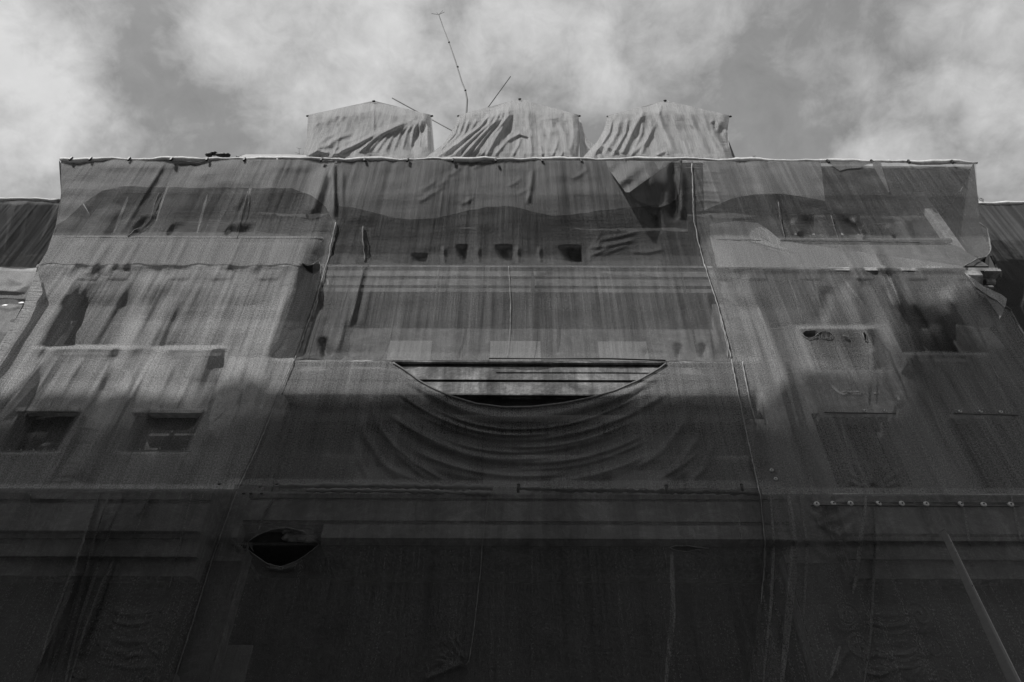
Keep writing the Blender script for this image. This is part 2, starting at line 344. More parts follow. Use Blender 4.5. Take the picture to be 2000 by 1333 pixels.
# centre upper hanging
for x,y0,y1,w,a,dr in ((712,515,640,5,.14,0),(690,560,690,5,.07,0),(722,560,640,5,.07,0),(860,520,560,4,.04,0),(790,560,690,8,.03,0),(945,520,690,7,.035,0),(960,560,690,6,.03,0),(1040,530,690,7,.03,0),(1150,530,690,8,.03,0),(1310,530,690,6,.04,0),
        (1290,560,690,5,.03,0),(1375,560,690,5,.07,0),(637,620,690,8,-.07,0),(1200,540,690,6,.02,0)): vfold(x,y0,y1,w,a,dr)
fold([(632,670),(637,695)],7,-.2,False); fold([(1325,680),(1326,696)],6,-.15,False); fold([(1373,680),(1374,697)],6,-.15,False); fold([(1260,688),(1262,697)],5,-.1,False)
# swag
random.seed(21)
for k in range(13):
    xl_ = 772-k*3.0+random.uniform(-6, 6); yl_ = 722+k*11.5; xr_ = 1296+k*3.5+random.uniform(-6, 6); yr_ = 716+k*12
    bot = 812+k*11.6+random.uniform(-3, 3); cx_ = 1005+k*2+random.uniform(-15, 15); u0 = random.uniform(0, .16); u1 = 1-random.uniform(0, .16)
    if k in (3, 7, 10): u1 = .62
    if k in (5, 9): u0 = .38
    P = []
    for u in np.linspace(u0, u1, 15):
        x = xl_+(xr_-xl_)*u; q = (x-cx_)/((xl_-cx_) if x < cx_ else (xr_-cx_)); base = yl_ if x < cx_ else yr_
        P.append((x, bot-(bot-base)*abs(q)**2.1))
    w = random.uniform(3.6, 6.2); a = random.uniform(.07, .13)
    fold(P, w, a); fold([(x, y+w*1.9) for x, y in P], w, -a*.35)
for a in [([(752,842),(770,870),(810,905),(880,945)],4,.09),([(1345,915),(1320,935),(1270,955)],4.5,.07),([(740,905),(780,925),(840,948)],5,.05),([(1365,880),(1340,905),(1300,930)],4,.06),([(700,800),(712,850),(745,900),(790,946)],7,.08),([(722,770),(738,830),(780,890),(840,940)],6,.08),([(1345,770),(1335,830),(1290,885),(1230,925)],7,.08),([(1372,800),(1362,860),(1325,910),(1280,945)],7,.08),([(1395,860),(1375,915),(1340,950)],6,.06),([(690,860),(705,910),(730,948)],6,.05)]: fold(*a)
random.seed(7)
fold([(1475,480+280),(1490,900),(1500,950)],9,-.12); fold([(740,780),(700,840),(690,940)],12,.03)
# lower centre
fold([(540,965),(520,990),(500,1020)],6,.09); fold([(560,970),(545,1000),(530,1025)],5,.05); fold([(520,1108),(548,1114),(585,1104)],6,.07)
fan(912,1297,7,170,255,6,80,4,.05); fold([(912,1297),(870,1310),(830,1328)],4,.1)
for x in (1310,1330,1350,1375,1420,1440,1460,1505,1520): vfold(x,1085,1333,6,.045,random.uniform(-25,5))
for x in (500,560,630,700,780,860): vfold(x,1075,1330,7,.03,random.uniform(0,20))
# right lower sheet: swag around its pinned top
for a in (([(1580,965),(1600,985),(1630,990),(1665,975)],5,.07),([(1548,970),(1552,1060),(1540,1150),(1520,1300)],8,.12),([(1570,990),(1610,1020),(1650,1010),(1680,975)],8,.06),([(1695,968),(1690,1020),(1675,1080),(1660,1140)],7,.1),
          ([(1712,990),(1712,1080),(1706,1180),(1690,1320)],4,.09),([(1702,980),(1700,1100),(1692,1200)],5,-.05),([(1580,1060),(1620,1090),(1660,1080)],9,.05),([(1590,1020),(1640,1045),(1675,1020)],6,.05),
          ([(1660,1262),(1640,1300),(1625,1325)],4,.08),([(1690,1315),(1720,1320),(1740,1312)],4,.06)): fold(*a)
# right block
for x,y0,y1,w,a in ((1520,395,468,4,.09),(1622,420,470,4,.08),(1640,470,560,6,.09),(1655,475,560,5,.05),(1705,345,470,5,.06),(1712,350,470,4,-.03),(1735,540,720,5,.15),(1725,560,620,4,-.08),(1760,540,680,5,.10),(1700,470,540,6,.06),
        (1480,560,960,10,.10),(1510,700,955,7,.04),(1590,560,640,6,.05),(1650,560,640,10,.09),(1690,645,790,5,.12),(1700,650,790,4,-.06),(1715,690,780,6,.07),(1540,530,620,5,.04),(1580,540,620,5,.03),(1790,560,600,8,-.05),
        (1850,570,680,10,.12),(1880,560,700,8,.06),(1930,600,800,8,.10),(1800,700,960,7,.06),(1840,700,955,8,.08),(1768,700,950,7,.07),(1880,700,900,6,.04),(1740,800,960,6,.05),(1660,810,960,5,.05),(1610,800,950,6,.05),
        (1560,790,955,5,.04),(1500,330,390,6,.04),(1600,430,470,6,.05),(1540,470,520,7,.05),(1840,560,700,4,.04)): vfold(x,y0,y1,w,a)
fold([(268,730),(225,810),(178,880),(128,952)], 20, .20); fold([(470,700),(430,800),(375,900),(345,955)], 24, .14); fold([(300,530),(282,600),(250,690),(222,770)], 20, .17); fold([(455,530),(440,600),(400,700),(372,790)], 18, .10); fold([(150,520),(120,600),(70,700),(20,800)], 20, .16); fold([(560,560),(530,680),(470,850)], 22, .08)
fold([(1452,540),(1500,640),(1545,760),(1600,950)], 15, .14); fold([(1700,470),(1745,560),(1790,690),(1830,800)], 10, .14); fold([(1655,550),(1690,640),(1720,720)], 16, .14); fold([(1850,560),(1885,640),(1925,740)], 16, .14); fold([(1620,560),(1600,635)], 14, -.06)
fold([(1640,400),(1690,465),(1740,540)], 9, .07); fold([(1760,420),(1810,520)], 10, .06); fold([(230,400),(190,465),(160,520)], 12, .10); fold([(350,440),(318,520)], 9, .06)
fan(1705,958,9,190,350,8,75,4,.035); fold([(1548,430),(1565,460)],5,.14); fold([(1665,425),(1690,468)],5,.16); fold([(1732,440),(1748,465)],4,.10)
POCKETS += [(1560,1612,415,463,.09,20,36,30,4),(1628,1692,415,463,.10,40,20,34,4)]
POCKETS += [(330,365,432,463,.12,6,24,22,4),(440,500,436,463,.12,8,20,20,4),(260,300,420,464,.14,14,14,26,4)]

def inpoly(px, py, poly):
    r = np.zeros(px.shape, bool); n = len(poly)
    for i in range(n):
        x0, y0 = poly[i]; x1, y1 = poly[(i+1) % n]
        if y0 == y1: continue
        c = ((y0 > py) != (y1 > py)) & (px < (x1-x0)*(py-y0)/(y1-y0)+x0); r ^= c
    return r
def grid_mesh(name, px, py, Y, mat, parent=None, holes=(), thick=0.0, uvs=None):
    P = at(px, py, Y); nr, nc = px.shape
    idx = np.arange(nr*nc).reshape(nr, nc)
    q = np.stack([idx[:-1,:-1], idx[1:,:-1], idx[1:,1:], idx[:-1,1:]], -1).reshape(-1, 4)
    if len(holes):
        cx = (px[:-1,:-1]+px[1:,1:])/2; cy = (py[:-1,:-1]+py[1:,1:])/2; k = np.zeros(cx.shape, bool)
        for h in holes: k |= inpoly(cx, cy, h)
        q = q[~k.reshape(-1)]
    me = bpy.data.meshes.new(name); n = nr*nc
    me.vertices.add(n); me.vertices.foreach_set('co', P.reshape(-1).astype(np.float32))
    me.loops.add(q.size); me.loops.foreach_set('vertex_index', q.reshape(-1).astype(np.int32))
    me.polygons.add(len(q)); me.polygons.foreach_set('loop_start', np.arange(0, q.size, 4, dtype=np.int32)); me.polygons.foreach_set('loop_total', np.full(len(q), 4, np.int32))
    me.polygons.foreach_set('use_smooth', np.ones(len(q), bool))
    me.update(calc_edges=True); me.validate()
    uv = me.uv_layers.new(name='UVMap'); B = at(px, py, 14.7)
    U = np.stack([B[..., 0], B[..., 2]], -1).reshape(-1, 2)
    li = np.zeros(len(me.loops), np.int32); me.loops.foreach_get('vertex_index', li)
    uv.data.foreach_set('uv', U[li].reshape(-1).astype(np.float32))
    me.materials.append(mat); o = bpy.data.objects.new(name, me); link(o, parent); return o
def cfn(v):
    return v if callable(v) else (lambda t: np.full(np.shape(t), float(v)))
def sheet_grid(left, right, top, bot, step=2.6):
    left, right, top, bot = map(cfn, (left, right, top, bot))
    ys = np.linspace(float(np.min(top(np.linspace(-400,2400,9)))), float(np.max(bot(np.linspace(-400,2400,9)))), 9)
    wdt = float(np.max(right(ys)-left(ys))); hgt = ys[-1]-ys[0]
    s, t = np.meshgrid(np.linspace(0, 1, int(wdt/step)+2), np.linspace(0, 1, int(hgt/step)+2))
    px = left(ys.mean())*(1-s)+right(ys.mean())*s
    for _ in range(6):
        py = top(px)*(1-t)+bot(px)*t; px = left(py)*(1-s)+right(py)*s
    return px, py
def sheet(name, label, left, right, top, bot, mat, off=0.0, holes=(), cat='netting', step=2.6, extra=None, group=None, calm=1.0):
    px, py = sheet_grid(left, right, top, bot, step)
    Y = field(px, py, calm) + off
    if extra is not None: Y = Y + extra(px, py)
    o = grid_mesh(name, px, py, Y, mat, None, holes); tag(o, label, cat, group); return o
def fy(px, py, off=0.0):
    a = np.array([[float(px)]]); b = np.array([[float(py)]]); return float(field(a, b)[0, 0]) + off
def on(px, py, off=-.03): return atv(px, py, fy(px, py, off))
def jag(pts, n=4, a=2.0):
    r = []
    for (x0,y0),(x1,y1) in zip(pts[:-1], pts[1:]):
        for k in range(n): r.append((x0+(x1-x0)*k/n+random.uniform(-a,a), y0+(y1-y0)*k/n+random.uniform(-a,a)))
    return r+[pts[-1]]
def edge_tube(name, pts, r, mat, parent=None, off=-.02, n=6, jitter=0.0):
    A = np.array(pts, float); Q = []
    for a, b in zip(A[:-1], A[1:]):
        m = max(1, int(np.hypot(*(b-a))/6))
        for k in range(m): Q.append(a+(b-a)*k/m + RNG.uniform(-1, 1, 2)*jitter)
    Q.append(A[-1]); Q = np.array(Q); Y = field(Q[:, :1].copy(), Q[:, 1:].copy())[:, 0] + off
    P = at(Q[:, 0], Q[:, 1], Y)
    rr = [r*(1+.45*random.uniform(-1, 1)) for _ in P]
    return MB().tube([tuple(p) for p in P], rr, n).build(name, mat, parent, True)

def X_(px, pr, Y): return float(at(px, pr+(px-1000)*.0035, Y)[0])
def Z_(pr, Y): return float(at(1000, pr, Y)[2])
# ---- ground
g = MB(); g.v = [(-400,-300,0),(400,-300,0),(400,300,0),(-400,300,0)]; g.f = [(0,1,2,3)]
tag(g.build('ground', M_GROUND), kind='structure')
p = MB(); p.box(-80, 80, 8.5, 20, .004, .13); tag(p.build('pavement', solid_mat('paving', .10, .16, 1.2)), kind='structure')

# ---- the building under the nets
B = empty('wrapped_building', (0, 15, 0), 'old stone building with cornices and shuttered windows behind torn grey netting', 'building')
def cells(mb, x0, x1, z0, z1, yf, yb, ops):
    xs = sorted({x0, x1, *[o[0] for o in ops], *[o[1] for o in ops]}); zs = sorted({z0, z1, *[o[2] for o in ops], *[o[3] for o in ops]})
    for zi in range(len(zs)-1):
        run = None
        for xi in range(len(xs)-1):
            cx = (xs[xi]+xs[xi+1])/2; cz = (zs[zi]+zs[zi+1])/2
            if any(o[0] < cx < o[1] and o[2] < cz < o[3] for o in ops):
                if run is not None: mb.box(run, xs[xi], yf, yb, zs[zi], zs[zi+1]); run = None
            elif run is None: run = xs[xi]
        if run is not None: mb.box(run, xs[-1], yf, yb, zs[zi], zs[zi+1])
def opening(px0, px1, r0, r1, Y, rx=None):
    rx = rx if rx is not None else (r0+r1)/2
    return (X_(px0, rx, Y), X_(px1, rx, Y), Z_(r1, Y), Z_(r0, Y))
YW = 15.38; YCW = 15.95
ROOFZ = Z_(313, 13.95)
XL0 = X_(121, 313, 13.95)+.06; XR1 = X_(1902, 313, 13.95)-.06
xl = X_(655, 430, 14.6); xr = X_(1356, 430, 14.6)
WL0 = X_(86, 519, 14.3); WR1 = X_(1935, 519, 14.3)
wins = []   # (opening, kind, side)
LW = [(opening(120,228,585,676,YW,683),'slats'),(opening(330,424,585,676,YW,683),'slats'),(opening(14,140,806,950,YW,850),'dark'),(opening(250,384,806,950,YW,850),'leaf'),
      (opening(262,300,425,460,YW,445),'dark'),(opening(322,450,420,460,YW,445),'slats'),(opening(455,500,440,460,YW,450),'dark')]
RW = [(opening(1562,1708,640,720,YW,640),'dark'),(opening(1765,1905,600,686,YW,690),'slats'),(opening(1600,1740,806,950,YW,850),'dark'),(opening(1865,2010,806,950,YW,850),'slats'),
      (opening(1525,1600,420,462,YW,445),'slats'),(opening(1620,1690,420,462,YW,445),'slats'),(opening(1688,1735,440,462,YW,445),'dark')]
CW = [(opening(758,842,667,735,YCW,690),'blind'),(opening(957,1056,667,735,YCW,690),'blind'),(opening(1170,1266,667,735,YCW,690),'blind'),
      (opening(690,806,914,1010,YCW,940),'blind'),(opening(944,1056,916,1010,YCW,940),'blind'),(opening(1196,1302,918,1010,YCW,940),'blind'),(opening(1448,1560,920,1010,YCW,940),'blind')]
def window(op, kind, yf):
    x0, x1, z0, z1 = op; w = MB(); f = .0 if kind == 'blind' else .09
    if kind == 'blind': w.box(x0, x1, yf+.1, yf+.16, z0, z1)
    else: w.box(x0, x0+f, yf+.36, yf+.48, z0, z1).box(x1-f, x1, yf+.36, yf+.48, z0, z1).box(x0+f, x1-f, yf+.36, yf+.48, z1-f, z1).box(x0+f, x1-f, yf+.36, yf+.48, z0, z0+f)
    if x1-x0 > 1.1: w.box((x0+x1)/2-.035, (x0+x1)/2+.035, yf+.37, yf+.47, z0+f, z1-f)
    o = w.build('window', M_FRAME, B)
    q = MB()
    if kind == 'slats':
        q.box(x0+f, x1-f, yf+.46, yf+.51, z0+f, z1-f); z = z0+f+.03
        while z < z1-f-.05:
            q.profile(x0+f, x1-f, [(yf+.40, z), (yf+.38, z+.012), (yf+.45, z+.062), (yf+.46, z+.05)]); z += .085
        q.build('shutter', M_SHUT, o)
    else:
        yq = yf-.012 if kind == 'blind' else yf+.43; q.box(x0+f, x1-f, yq, yq+.02, z0+f, z1-f); q.build('pane' if kind == 'dark' else 'blind', M_GLASS if kind == 'dark' else M_BLIND if kind == 'blind' else M_STONE_L, o)
for mbl, x0, x1, yf, ops, m, zz in (('L', WL0, xl-.1, YW, LW, M_STONE, 0), ('R', xr+.1, WR1, YW, RW, M_STONE, 0), ('C', xl-.1, xr+.1, YCW, CW, M_STONE, Z_(1062, YCW))):
    mb = MB(); zt = Z_(545, yf)
    cells(mb, x0, x1, zz, zt, yf, yf+.45, [o for o, k in ops if o[3] < zt])
    mb.build('wall', m, B)
    zlow = Z_(1100, yf)
    if mbl != 'C': MB().box(x0+.01, x1-.01, yf-.06, yf+.05, 0, zlow).build('lower_wall', M_STONE_D, B)
    mb = MB(); cells(mb, x0, x1, zt, ROOFZ-.25, yf-.1 if mbl != 'C' else yf-.3, yf+.45, [o for o, k in ops if o[2] > zt])
    mb.build('attic_wall', M_SHADE, B)
    for o, k in ops: window(o, k, yf)
# inner dark room behind the openings, flanks, back
mb = MB(); mb.box(WL0, WR1, 17.2, 17.6, 0, ROOFZ-.3); mb.build('back_wall', M_SHADE, B)
MB().box(WL0-.4, WL0, 15.1, 26, 0, ROOFZ-.3).build('side_wall', M_STONE, B); MB().box(WR1, WR1+.4, 15.1, 26, 0, ROOFZ-.3).build('side_wall', M_STONE, B)
mb = MB(); mb.box(XL0, XR1, 14.12, 26, ROOFZ-.22, ROOFZ-.06); mb.build('roof', M_STONE_D, B)
# entablatures
def section(name, x0, x1, rows, mat, yb=16.4, parent=B):
    """rows: (image row, Y) down the face"""
    pts = [(Y, Z_(r, Y)) for r, Y in rows]; pts = [(yb, pts[0][1])] + pts + [(yb, pts[-1][1])]
    return MB().profile(x0, x1, pts).build(name, mat, parent)
WLX = xl-.95; WRX = xr+1.35
cor = [(520,14.20),(526,14.22),(527.5,14.27),(531,14.30),(532,14.45),(546,14.55),(548,14.75),(556,14.85)]
section('cornice', WL0-.1, WLX, cor, M_STONE, YW); section('cornice', WRX, WR1+.1, cor, M_STONE, YW)
# bare weathered entablature seen in the big opening
M_ENT = solid_mat('stained_marble', .04, .24, .8, .8, .04, .55)
MB().box(xl-.1, xr+.2, 15.32, 15.9, Z_(824,15.32), Z_(778,15.32)).build('added_sun_board', M_SHADE, B)  # added board, keeps stray sun off the wall behind the swag
ENT = section('entablature', xl-.2, xr+.3, [(704.5,14.90),(708,14.86),(711.5,14.90),(713,15.02),(715.5,15.04),(716.5,14.96),(742,14.965),(743,15.06),(746.5,15.06),(747.5,14.99),(768,14.995),(769,14.93),(772,14.94),(774,15.1),(777,15.25)], M_ENT, YCW)
section('upper_cornice', xl-.2, xr+.3, [(519,14.98),(522,14.96),(524,15.05),(540,15.06),(542,15.2),(545,15.2),(546,15.06),(558,15.07),(560,15.2),(563,15.2),(564,15.12),(571,15.13)], M_STONE, YCW)
section('lower_entablature', xl-.2, xr+.3, [(962,14.83),(966,14.81),(974,14.84),(976,14.95),(979,14.95),(980,14.85),(1018,14.86),(1020,14.95),(1024,14.95),(1026,14.90)], M_STONE, 17.0)
ax0, ax1 = X_(450, 1060, 14.9), X_(626, 1060, 14.9)
for q0, q1 in ((xl-.2, ax0), (ax1, xr+.3)): section('architrave', q0, q1, [(1026,14.86),(1052,14.86),(1056,14.90),(1066,14.98)], M_STONE, 17.0)
section('architrave', ax0, ax1, [(1026,15.3),(1060,15.3),(1062,15.2),(1067,15.2)], M_SHADE, 17.0)  # set back and coloured near black to paint the shaded cavity behind the tear
bt = MB(); random.seed(3)
for i in range(30):
    px_ = random.uniform(560, 612); pz = random.uniform(1036, 1056) if px_ < 600 else random.uniform(1044, 1058); bt.ball(atv(px_, pz, 15.25), random.uniform(.07,.15), 6, 4, (1.5,1,.6))
bt.build('broken_masonry', M_STONE, B)
random.seed(7)
low = [(962,14.5),(966,14.48),(978,14.5),(981,14.6),(986,14.6),(988,14.52),(1040,14.53),(1046,14.6),(1054,14.62),(1056,14.72),(1090,14.74),(1094,14.9),(1128,14.95)]
section('lower_entablature', X_(-700, 960, 14.5), WLX, low, M_STONE, YW); section('lower_entablature', WRX, X_(2500, 960, 14.5), low, M_STONE, YW)
# string course under the attic windows and bedded brackets below the cornice
for x0, x1 in ((WL0, WLX), (WRX, WR1)):
    section('blocking_course', x0, x1, [(476,14.92),(500,14.56),(512,14.38),(517,14.33)], M_STONE_D, YW-.03)
    section('string_course', x0, x1, [(463,14.92),(466,14.90),(471,14.95),(474,15.2)], M_STONE_D, YW-.02)
for (a, b) in [(152,196),(208,254),(330,372),(412,457),(505,548),(1455,1496),(1558,1602),(1660,1704),(1764,1806),(1860,1900)]:
    x0 = X_(a, 540, 14.4); x1 = X_(b, 540, 14.4); MB().profile(x0, x1, [(15.2, Z_(528,14.4)), (14.37, Z_(530,14.4)), (14.37, Z_(538,14.4)), (14.42, Z_(542,14.4)), (15.2, Z_(546,14.6))]).build('bracket', M_STONE_L, B)
    POCKETS.append((a-2, b+2, 524, 549, -.022, 12, 6, 12, 5))
# window heads / sills that the netting catches on
for (a, b, r) in ((104,228,684),(322,426,685),(1782,1915,691)):
    x0 = X_(a+4, r, 14.5); x1 = X_(b-4, r, 14.5); MB().box(x0, x1, 14.86, YW, Z_(r+10, 14.8), Z_(r+4, 14.8)).build('window_head', M_STONE_L, B)
for (a, b, r) in ((14,142,800),(248,388,802),(1610,1745,806),(1865,1985,808)):
    x0 = X_(a, r, 14.9); x1 = X_(b, r, 14.9); MB().box(x0, x1, 15.14, YW, Z_(r+5, 15.1), Z_(r-3, 15.1)).build('window_hood', M_STONE_L, B)
# pilasters with scroll capitals at both corners
def capital(pxc, rowc, parent):
    xc = X_(pxc, rowc, 15.0); mb = MB(); zt = Z_(1165, 15.0)
    sh = MB(); n = 16
    for i, z in enumerate((0, zt-2.0)):
        for k in range(n):
            t = math.pi*k/(n-1); sh.v.append((xc-.85*math.cos(t), 15.5-.38*math.sin(t), z))
    for k in range(n-1): sh.f.append((k, k+1, n+k+1, n+k))
    col = sh.build('column', M_STONE_D, parent, True)
    for i, zz in enumerate((zt-.35, zt-1.05, zt-1.75)):
        for sx in (-1, 1):
            pts = []
            for q in range(40):
                t = q/39*4.6*math.pi/1.6; r = .30*(1-q/46); pts.append((xc+sx*(.80-r*math.cos(t)*.9), 15.10, zz+r*math.sin(t)))
            mb.tube(pts, .035, 5)
        for j in range(3):
            mb.tube([(xc+.42*k/5, 15.06+.05*(k/5)**2, zz-.02-j*.14-.12*(1-(k/5)**2)) for k in range(-5, 6)], .05, 6)
    mb.build('capital', M_STONE_D, col, True)
capital(248, 1230, B); capital(1742, 1230, B)
# the deep porch below the middle
mb = MB(); mb.box(xl, xr, 17.0, 17.1, 0, Z_(1056, 15)-.1); mb.build('porch_wall', M_SHADE, B)
mb = MB(); mb.v = [(X_(415,1262,16.1), 16.1, Z_(1262,16.1)), (X_(497,1262,16.1), 16.0, Z_(1262,16.1)), (X_(497,1262,16.1), 16.0, 0), (X_(415,1262,16.1), 16.1, 0)]
x0 = X_(415,1262,16.1); x1 = X_(497,1262,16.1); MB().box(x0, x1, 16.0, 16.06, .1, Z_(1262, 16.0)).build('door', M_FRAME, B)
# lower flanking ranges of the same building
XA = X_(118, 400, 14.2)
ZS = Z_(390, 15.0); ZS2 = Z_(398, 15.9)
mb = MB(); mb.box(-38, WL0-.45, 17.4, 24, 0, ZS-.4); mb.build('flank_wall', M_STONE, B)
mb = MB(); mb.box(WR1+.45, 40, 17.4, 24, 0, ZS2-.3); mb.build('flank_wall', M_STONE, B)

# ---- the building across the street (behind the camera) that shades the lower half
O = []
PROF = [(-260,770),(-200,760),(0,768),(130,764),(300,770),(370,780),(420,752),(480,735),(520,752),(560,768),(600,773),(1000,773),(1440,773),(1490,792),(1515,760),(1570,722),(1620,724),(1690,742),(1722,720),(1745,670),(1765,625),(1800,600),(1850,598),(1900,570),(2000,585),(2200,600),(2300,640)]
pp = []
for a, b in zip(PROF[:-1], PROF[1:]):
    for k in range(6): pp.append((a[0]+(b[0]-a[0])*k/6, a[1]+(b[1]-a[1])*k/6))
YO = -8.0; top = []
for x, y in pp:
    b_ = on(x, y, 0); t = (b_.y-YO)/(-SUNV.y); q = b_ + SUNV*t; top.append((q.x, q.z))
top.sort()
ob = MB(); n = len(top)
for yy in (YO, YO-14):
    ob.v += [(top[0][0]-1, yy, 0), (top[0][0]-1, yy, top[0][1])] + [(x, yy, z) for x, z in top] + [(top[-1][0]+1, yy, top[-1][1]), (top[-1][0]+1, yy, 0)]
m = n+4
ob.f = [tuple(range(m-1, -1, -1)), tuple(range(m, 2*m))] + [(i, (i+1) % m, m+(i+1) % m, m+i) for i in range(m)]
OB = empty('opposite_building', (-15, YO, 0), 'tall dark building across the street with a humped roofline', 'building')
ob.build('wall', M_OPP, OB)
wm = MB()
for fl in range(8):
    for k in range(8): 
        x = top[0][0]+1.5+k*5.2
        if x+1.6 > top[-1][0]: continue
        wm.box(x, x+1.6, YO+.003, YO+.05, 2+fl*3.6, 4.1+fl*3.6)
wn = wm.build('window_row', M_GLASS, OB); wn['kind'] = 'stuff'

# ------------------------------------------------------------------ netting sheets
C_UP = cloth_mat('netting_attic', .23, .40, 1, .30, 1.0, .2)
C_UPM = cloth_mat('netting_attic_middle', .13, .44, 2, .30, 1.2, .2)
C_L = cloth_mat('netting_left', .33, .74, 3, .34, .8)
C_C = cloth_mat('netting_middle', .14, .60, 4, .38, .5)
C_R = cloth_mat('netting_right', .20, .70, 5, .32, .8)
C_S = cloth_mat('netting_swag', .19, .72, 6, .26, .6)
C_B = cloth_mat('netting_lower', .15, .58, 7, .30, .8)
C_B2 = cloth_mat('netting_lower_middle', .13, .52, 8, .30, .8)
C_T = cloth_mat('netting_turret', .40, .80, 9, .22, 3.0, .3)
C_FM = cloth_mat('netting_flap_middle', .19, .9, 14, .28, 1.0, .2)
C_P = cloth_mat('netting_pouch', .20, .85, 15, .2, 2.0, .3)
C_F = cloth_mat('netting_flap', .26, .9, 10, .28, 1.0, .2)
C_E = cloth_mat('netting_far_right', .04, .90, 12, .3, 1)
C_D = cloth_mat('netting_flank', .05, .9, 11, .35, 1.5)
EDGE_L = ply([(119,290),(118,313),(119,380),(109,440),(92,490),(74,520),(56,580),(0,690),(-70,790),(-150,890),(-210,960)])
EDGE_R = ply([(1905,290),(1905,318),(1909,380),(1914,440),(1930,500),(1953,540),(1968,580),(2030,700),(2110,830),(2190,966)])
SE = lambda d: (lambda y: SEAM_L(y)+d)
SR_ = lambda d: (lambda y: SEAM_R(y)+d)
def row(v, d=.0035): return lambda x: v+(x-1000)*d
ragL = ply([(655,290),(656,430),(645,458),(632,462),(622,480),(632,488),(617,500),(625,512),(612,519),(585,518)])
def bracket_bottom(x): return 519+(x-1000)*.0035 + 1.2*np.sin(x*.11)+1.5*np.sin(x*.043)
hole_l = [(584,512),(600,519),(612,517),(622,509),(627,520),(625,530),(612,536),(600,530)]
hole_slit = [(1798,521),(1812,518),(1835,519),(1843,522),(1830,525),(1810,525)]
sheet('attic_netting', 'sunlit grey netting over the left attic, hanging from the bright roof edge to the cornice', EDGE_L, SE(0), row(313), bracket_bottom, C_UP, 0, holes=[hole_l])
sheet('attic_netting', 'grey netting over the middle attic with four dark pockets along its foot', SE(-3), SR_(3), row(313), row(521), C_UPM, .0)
ragR = ply([(1905,290),(1909,380),(1914,436),(1922,442),(1930,448),(1932,470),(1936,490),(1925,502),(1905,508),(1884,520),(1880,532)])
sheet('attic_netting', 'torn grey netting over the right attic with a frayed edge at its right end', SR_(0), ragR, row(313), row(524), C_UP, 0, holes=[hole_slit])
# doubled strip stitched on between the sill line and the cornice
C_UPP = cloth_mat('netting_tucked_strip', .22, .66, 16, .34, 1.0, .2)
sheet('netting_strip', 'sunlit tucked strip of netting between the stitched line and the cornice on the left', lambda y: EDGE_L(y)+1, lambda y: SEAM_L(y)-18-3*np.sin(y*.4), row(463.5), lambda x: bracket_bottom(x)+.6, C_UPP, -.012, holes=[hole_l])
# the wings below the cornice
hole_r = [[(1566,652),(1574,646),(1590,645),(1600,650),(1592,658),(1580,662),(1572,658)],[(1596,652),(1606,647),(1620,649),(1627,654),(1620,660),(1606,659)],[(1647,655),(1657,657),(1656,660),(1648,658)],[(1685,652),(1689,647),(1693,656),(1693,666),(1688,663)]]
sheet('wing_netting', 'long streaked netting on the left wing with two tall dark window hollows', EDGE_L, SE(2), row(518), row(959.5), C_L, .012, holes=[hole_l])
EDGE_R2 = ply([(1880,518),(1884,532),(1905,560),(1925,575),(1966,600),(1975,606),(2030,700),(2110,830),(2190,966)])
sheet('wing_netting', 'streaked netting on the right wing with two torn holes under a window head', SR_(-2), EDGE_R2, row(523), row(964.5), C_R, .012, holes=hole_r)
# centre
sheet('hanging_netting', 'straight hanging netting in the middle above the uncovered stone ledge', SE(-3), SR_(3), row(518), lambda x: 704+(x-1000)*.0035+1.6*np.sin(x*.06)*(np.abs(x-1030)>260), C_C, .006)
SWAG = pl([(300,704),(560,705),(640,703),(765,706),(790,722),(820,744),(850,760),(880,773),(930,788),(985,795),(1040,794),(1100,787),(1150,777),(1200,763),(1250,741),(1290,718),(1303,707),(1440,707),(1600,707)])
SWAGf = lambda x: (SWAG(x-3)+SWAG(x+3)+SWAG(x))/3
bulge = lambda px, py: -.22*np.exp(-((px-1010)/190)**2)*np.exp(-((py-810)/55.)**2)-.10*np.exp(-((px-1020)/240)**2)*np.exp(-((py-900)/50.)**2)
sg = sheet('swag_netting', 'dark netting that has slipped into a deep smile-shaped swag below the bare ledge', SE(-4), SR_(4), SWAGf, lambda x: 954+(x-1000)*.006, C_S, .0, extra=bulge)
# lower skirt
EYE = [(458,1064),(478,1063),(492,1053),(510,1043),(532,1034),(560,1031),(592,1038),(612,1053),(623,1064),(610,1075),(590,1090),(566,1102),(548,1107),(522,1101),(500,1086),(484,1075),(466,1069)]
SLIT = [(456,1062),(470,1061),(484,1066),(480,1074),(466,1072)]
SLOT = [(1308,1071),(1320,1066),(1345,1067),(1362,1070),(1385,1071),(1360,1074),(1345,1078),(1325,1076)]
SM = SE(0)
LB = ply([(462,950),(415,1090),(375,1220),(338,1333),(300,1450),(250,1640)])
RB = ply([(1484,960),(1494,1060),(1490,1130),(1478,1240),(1466,1333),(1440,1640)])
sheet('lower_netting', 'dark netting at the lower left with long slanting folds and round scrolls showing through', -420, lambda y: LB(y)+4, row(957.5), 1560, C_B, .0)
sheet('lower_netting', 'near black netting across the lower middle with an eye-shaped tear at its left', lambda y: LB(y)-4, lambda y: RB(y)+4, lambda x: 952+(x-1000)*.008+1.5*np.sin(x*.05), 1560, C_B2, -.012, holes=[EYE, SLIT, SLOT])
sheet('lower_netting', 'dark netting at the lower right gathered into a bundle below a row of round washers', lambda y: RB(y)-3, 2420, row(963.5), 1560, C_B, .0)
